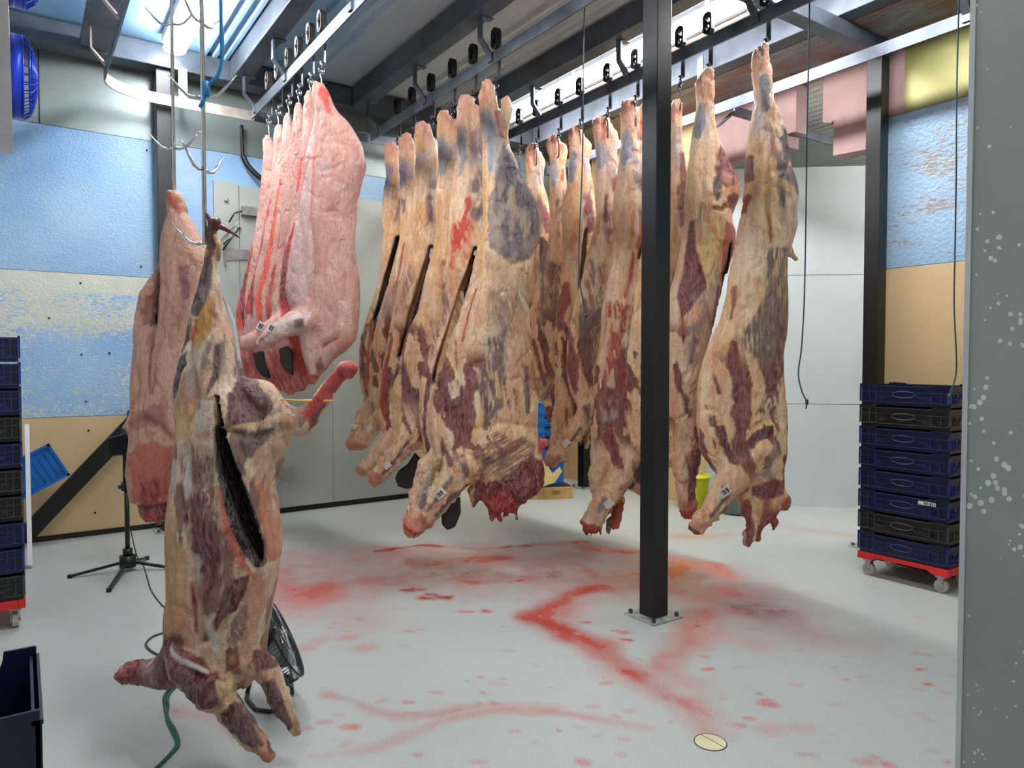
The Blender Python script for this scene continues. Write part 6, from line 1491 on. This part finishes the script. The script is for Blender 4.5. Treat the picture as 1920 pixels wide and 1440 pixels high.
# cardboard box with label, and a pale folded card piece on it
b = G(1030, 936); o = empty('cardboard_box', (b.x, b.y, 0), -YAW + .16); tag(o, 'low brown cardboard box with a printed label on the floor before the blue crates', 'box')
mb = MB(); mb.box(-.36, 0, 0, .26, .24, .13); mb.build('box_body', M['cardboard'], o, False, None, .003)
mb = MB(); mb.box(-.34, .01, .13, .25, .23, .134); mb.build('box_lid', M['plastic_black'], o)
mb = MB(); mb.box(.02, -.002, .045, .13, 0, .10); l_ = mb.build('printed_label', M['cardboard'], o)
mb = MB()
mb.box(.025, -.003, .05, .125, -.0015, .053); mb.box(.025, -.003, .092, .125, -.0015, .095)
for k in range(8): mb.box(.035 + k * .0105, -.003, .058, .035 + k * .0105 + .004 + .002 * (k % 2), -.0015, .088)
mb.build('printed_marks', M['print'], l_)
mb = MB(); 
for k in range(4): mb.box(-.06, -.003, .03 + k * .026, -.053, -.001, .038 + k * .026)
mb.build('printed_arrow_marks', M['print'], o)
mb = MB(); d_ = 8.0
pts = [(1010, 872), (1022, 862), (1030, 878), (1036, 888), (1050, 876), (1054, 884), (1040, 905), (1018, 912)]
fw = Vector((SA, CA, 0)) * .02; vs = [P(x, y, 7.62) for x, y in pts]; n_ = len(vs)
mb.add(vs + [v_ + fw for v_ in vs], [tuple(range(n_)), tuple(range(2 * n_ - 1, n_ - 1, -1))] + [(i, (i + 1) % n_, (i + 1) % n_ + n_, i + n_) for i in range(n_)])
tag(mb.build('card_packing', M['cardcream']), 'pale notched card packing piece standing on the cardboard box', 'packing')
# yellow sack and grey bin behind the right beef sides
yp = G(1312, 955); o = empty('yellow_tub', (yp.x, yp.y + .1, 0)); tag(o, 'bright yellow tub seen between the beef legs right of the post', 'tub')
mb = MB(); mb.tube([(0, 0, 0), (0, 0, .02), (0, 0, .30), (0, 0, .33)], [.13, .14, .17, .18], 24); mb.build('tub_body', M['yellow'], o, True)
mb = MB(); mb.tube([(.18 * math.cos(t), .18 * math.sin(t), .33) for t in [2 * math.pi * i / 24 for i in range(24)]], .01, 6, closed=True); mb.build('tub_rim', M['yellow'], o, True)
yp = G(1362, 968); o = empty('grey_tub', (yp.x + .22, yp.y + .05, 0)); tag(o, 'grey round tub on the floor behind the rightmost beef side', 'tub')
mb = MB(); mb.tube([(0, 0, 0), (0, 0, .02), (0, 0, .22), (0, 0, .25)], [.14, .17, .2, .21], 24); mb.build('tub_body', M['grey_plastic'], o, True)
mb = MB(); mb.tube([(.21 * math.cos(t), .21 * math.sin(t), .25) for t in [2 * math.pi * i / 24 for i in range(24)]], .01, 6, closed=True); mb.build('tub_rim', M['grey_plastic'], o, True)

# ------------------------------------------------------------------ evaporator with blue fan guards
o = empty('cooling_unit', (-.02, 4.3, 2.90)); tag(o, 'white wall cooling unit at the upper left with blue wire fan guards', 'cooling unit')
mb = MB(); mb.box(-.6, -2.6, 0, 0, 1.45, .72); mb.build('unit_casing', M['white'], o, False, None, .01)
mb = MB(); mb.box(-.62, -2.62, -.03, .006, 1.47, .0); mb.build('drip_tray', M['white'], o)
for fy in (.93, -.72, -2.3):
    c0 = Vector((.0, fy, .30)); R = .24
    mb = MB(); pr_ = []
    for a in range(36):
        t = 2 * math.pi * a / 36; pr_.append((math.cos(t), math.sin(t)))
    vs = []; 
    for cx_, rr_ in ((0, R), (.06, R), (.06, R - .012), (0, R - .012)):
        for (cc, sc_) in pr_: vs.append((c0.x + cx_, c0.y + cc * rr_, c0.z + sc_ * rr_))
    fs = []
    for k in range(4):
        for a in range(36): fs.append((k * 36 + a, k * 36 + (a + 1) % 36, ((k + 1) % 4) * 36 + (a + 1) % 36, ((k + 1) % 4) * 36 + a))
    mb.add(vs, fs); fr = mb.build('fan_shroud', M['fan_blue'], o, True)
    mb = MB()
    for k in range(9):
        r_ = R * (1 - k / 9.0); x_ = .06 + .075 * math.cos(math.asin(min(1, r_ / R)) * .98)
        mb.tube([(x_, fy + math.cos(2 * math.pi * a / 32) * r_, .30 + math.sin(2 * math.pi * a / 32) * r_) for a in range(32)], .004, 5, closed=True)
    for a in range(28):
        t = 2 * math.pi * a / 28
        mb.tube([(.06 + .075 * math.cos(math.asin(k / 8)) , fy + math.cos(t) * R * k / 8, .30 + math.sin(t) * R * k / 8) for k in range(9)], .0035, 5)
    mb.build('fan_guard', M['fan_blue'], fr)
    mb = MB(); mb.tube([(-.02, fy, .3), (.05, fy, .3)], .06, 16)
    for k in range(5):
        t = 2 * math.pi * k / 5; mb.bar((.02, fy + .05 * math.cos(t), .3 + .05 * math.sin(t)), (.02, fy + .2 * math.cos(t), .3 + .2 * math.sin(t)), .012, .1, (.6, -math.sin(t), math.cos(t)))
    mb.build('fan_blades', M['plastic_black'], fr)

# ------------------------------------------------------------------ pedestal fan on a tripod, behind the lamb
b = G(240, 1070); o = empty('pedestal_fan', (b.x, b.y, 0)); tag(o, 'black tripod pedestal fan with a box head behind the pink carcass', 'fan')
zt = atY(243, 770, b.y).z
mb = MB(); mb.tube([(0, 0, .06), (0, 0, .66)], .016, 14); mb.tube([(0, 0, .60), (0, 0, 1.02)], .022, 14); mb.build('pole', M['plastic_black'], o, True)
mb = MB(); mb.tube([(0, 0, .58), (0, 0, .64)], .035, 14); mb.tube([(-.05, -.02, .61), (0, 0, .61)], .014, 8); mb.build('clamp', M['plastic_black'], o, True)
mb = MB(); mb.tube([(0, 0, .03), (0, 0, .11)], .055, 18); mb.tube([(0, 0, .11), (0, 0, .16)], .032, 16); mb.build('hub', M['plastic_black'], o, True)
for (px, py) in ((131, 1084), (204, 1110), (322, 1068), (276, 1049)):
    e = G(px, py); v_ = Vector((e.x - b.x, e.y - b.y, .012))
    mb = MB(); mb.bar((0, 0, .07), v_, .022, .016); lg = mb.build('leg', M['plastic_black'], o)
    mb = MB(); mb.tube([v_ + Vector((0, 0, -.012)), v_ + Vector((0, 0, .012))], .016, 10); mb.build('rubber_foot', M['rubber'], lg)
u = Vector((CA, -SA, 0)); f_ = Vector((SA, CA, 0))
def fanbox(cs, name, th=.12):
    mb = MB(); vs = [Vector((0, 0, 0)) + P(x, y, 5.0) - Vector((b.x, b.y, 0)) for x, y in cs]
    n_ = len(vs); vs2 = [q_ + f_ * th for q_ in vs]
    mb.add(vs + vs2, [tuple(range(n_)), tuple(range(2 * n_ - 1, n_ - 1, -1))] + [(i, (i + 1) % n_, (i + 1) % n_ + n_, i + n_) for i in range(n_)])
    return mb.build(name, M['plastic_black'], o, False, None, .012)
fanbox([(198, 822), (248, 808), (252, 852), (205, 856)], 'motor_box')
fanbox([(236, 772), (246, 765), (290, 765), (296, 830), (243, 830)], 'fan_head', .1)
mb = MB()
for k in range(9): mb.tube([P(238 + k * .4, 776 + k * 5.5, 4.99) - Vector((b.x, b.y, 0)), P(250 + k * .4, 772 + k * 5.5, 4.97) - Vector((b.x, b.y, 0))], .003, 5)
mb.build('head_grille', M['grey_plastic'], o)
def cable(pts, r, mat, name, label, cat, group=None):
    mb = MB(); P3 = [Vector(q_) for q_ in pts]; out = []
    for i in range(len(P3) - 1):                       # smooth the run
        p0, p1, p2, p3 = P3[max(i - 1, 0)], P3[i], P3[i + 1], P3[min(i + 2, len(P3) - 1)]
        for k in range(6):
            t = k / 6; out.append(.5 * ((2 * p1) + (p2 - p0) * t + (2 * p0 - 5 * p1 + 4 * p2 - p3) * t * t + (3 * p1 - p0 - 3 * p2 + p3) * t ** 3))
    out.append(P3[-1]); mb.tube(out, r, 8); return tag(mb.build(name, M[mat], None, True), label, cat, group)
gp = lambda x, y, z=.005: G(x, y, z)
cable([Vector((b.x + .02, b.y, .30)), gp(256, 1040, .04), gp(268, 1058), gp(278, 1090), gp(284, 1108), gp(300, 1130), gp(318, 1148), gp(340, 1165), gp(380, 1190)], .004, 'cable_dark', 'power_cable', 'thin dark power cable running from the tripod fan across the floor', 'cable')
cable([gp(400, 1178), gp(320, 1185), gp(290, 1192), gp(274, 1206), gp(280, 1218), gp(296, 1228), gp(330, 1245)], .006, 'cable_dark', 'power_cable', 'looped dark green cable on the floor left of the deer neck', 'cable')
cable([gp(345, 1266), gp(311, 1300), gp(310, 1325), gp(316, 1350), gp(328, 1370), gp(334, 1395), gp(322, 1412), gp(300, 1434), gp(270, 1462)], .0075, 'cable_green', 'power_cable', 'green cable coming toward the camera below the deer neck', 'cable')
cable([gp(347, 1274), gp(318, 1300), gp(315, 1325), gp(313, 1350), gp(324, 1374), gp(331, 1394), gp(318, 1414), gp(296, 1436), gp(266, 1464)], .0055, 'cable_green', 'power_cable', 'second green strand twisted beside the green cable', 'cable')

# ------------------------------------------------------------------ floor fan: wire basket on a tube foot
cbase = G(505, 1330); o = empty('floor_fan', (cbase.x, cbase.y, 0)); tag(o, 'tilted wire-caged floor fan on a tube foot behind the deer forelegs', 'fan')
c = P(505, 1200, 3.02) - Vector((cbase.x, cbase.y, 0))
ax = (Vector((CA, -SA, 0)) * .86 + Vector((0, 0, .45)) + f_ * .27).normalized()       # axis of the cage
e1 = ax.cross(Vector((0, 0, 1))).normalized(); e2 = ax.cross(e1).normalized()
R = .20; T2 = .055
mb = MB()
def ringp(r_, t_): return [c + ax * t_ + (e1 * math.cos(2 * math.pi * a / 40) + e2 * math.sin(2 * math.pi * a / 40)) * r_ for a in range(40)]
mb = MB(); mb.tube(ringp(R, T2), .0045, 6, closed=True); mb.tube(ringp(R, -T2), .0045, 6, closed=True); mb.tube(ringp(R + .004, 0), .005, 6, closed=True); mb.tube(ringp(R * .5, T2 + .012), .003, 6, closed=True); mb.tube(ringp(R * .5, -T2 - .012), .003, 6, closed=True)
mb.build('cage_ring', M['plastic_black'], o, True)
mb = MB()
for a in range(72):
    t = 2 * math.pi * a / 72; rd = e1 * math.cos(t) + e2 * math.sin(t)
    mb.tube([c + rd * .03 + ax * (T2 + .015), c + rd * R * .6 + ax * (T2 + .012), c + rd * R * .97 + ax * T2, c + rd * (R + .004) + ax * .03, c + rd * (R + .004) - ax * .03, c + rd * R * .97 - ax * T2, c + rd * R * .6 - ax * (T2 + .012), c + rd * .03 - ax * (T2 + .015)], .0013, 4)
mb.build('cage_wires', M['darkhook'], o)
mb = MB(); mb.tube([c - ax * .05, c + ax * .04], .035, 16); mb.build('motor', M['plastic_black'], o)
for k in range(4):
    t = math.pi * k / 2 + .3; rd = e1 * math.cos(t) + e2 * math.sin(t); mb = MB(); mb.bar(c + rd * .03, c + rd * R * .85, .005, .11, ax * .8 + rd.cross(ax) * .5); mb.build('fan_blade', M['grey_plastic'], o)
mb = MB(); g0 = lambda x, y: G(x, y, .01) - Vector((cbase.x, cbase.y, 0))
mb.tube([g0(470, 1270), g0(462, 1310), g0(480, 1330), g0(505, 1334), g0(530, 1328), g0(548, 1300), g0(545, 1270), g0(510, 1258)], .009, 8, closed=True)
mb.tube([g0(548, 1290), c + e1 * (R + .01)], .008, 8); mb.tube([g0(462, 1300), c - e1 * (R + .01)], .008, 8)
mb.build('tube_foot', M['plastic_black'], o, True)

# ------------------------------------------------------------------ drain cover
o = empty('floor_drain', (DR.x, DR.y, 0)); tag(o, 'small round cream drain cover set in the floor near the camera', 'drain')
mb = MB(); mb.tube([(.062 * math.cos(2 * math.pi * a / 40), .062 * math.sin(2 * math.pi * a / 40), .0) for a in range(40)], .0035, 6, closed=True); mb.build('drain_rim', M['drain_dark'], o, True)
mb = MB(); mb.tube([(0, 0, .0005), (0, 0, .002)], .060, 40); mb.build('drain_cover', M['cream'], o)
mb = MB(); mb.bar((.012, -.058, .0026), (.012, .058, .0026), .003, .001); mb.build('cover_seam', M['drain_dark'], o)

# ------------------------------------------------------------------ cords and conduits hanging from the ceiling
def cord(pts, d, r, mat, label, knot=True):
    w = [P(x, y, d) for x, y in pts]; w = [Vector((w[0].x, w[0].y, 4.2 if d > 3 else 3.65))] + w
    o = cable(w, r, mat, 'pull_cord', label, 'cord', 'pull cords hanging from above')
    e = w[-1]; mb = MB(); mb.tube([e + Vector((0, 0, .01)), e - Vector((0, 0, .02))], r * 2.2, 8); mb.tube([e - Vector((0, 0, .02)), e - Vector((.012, 0, .045))], r * 1.2, 6)
    k_ = mb.build('cord_knot', M[mat], None, True); k_.parent = o
    return o
cord([(1518, 0), (1516, 120), (1513, 260), (1511, 420), (1508, 560), (1503, 650), (1497, 700), (1504, 735), (1513, 752)], 4.3, .0042, 'cord_teal', 'dark teal pull cord hanging in front of the pale passage wall')
cord([(1798, 0), (1794, 160), (1793, 320), (1791, 450), (1789, 570), (1793, 660), (1792, 705), (1780, 742)], 3.9, .0042, 'cord_teal', 'blue pull cord at the right, its frayed tip over the crates')
cord([(1097, 0), (1094, 80), (1093, 250), (1091, 330), (1086, 450), (1086, 520), (1093, 560), (1099, 590)], 4.8, .0042, 'cord_teal', 'dark cord with a blue tip hanging before the right beef row')
cord([(414, 0), (416, 50), (417, 100), (410, 138), (398, 152), (386, 162)], 1.5, .0035, 'cord_blue', 'bright blue cord close to the camera by the hook trees')
a1 = atY(453, 235, 7.04); a2 = atY(455, 298, 7.04)
cable([a1, a2], .016, 'plastic_black', 'wall_conduit', 'thin grey conduit and black hose on the back wall behind the pork', 'conduit')
cable([a2 + Vector((0, -.02, .02)), atY(466, 312, 7.0), atY(486, 332, 6.98), atY(505, 345, 6.98)], .026, 'plastic_black', 'wall_hose', 'black hose bending right from the conduit behind the pork sides', 'hose')
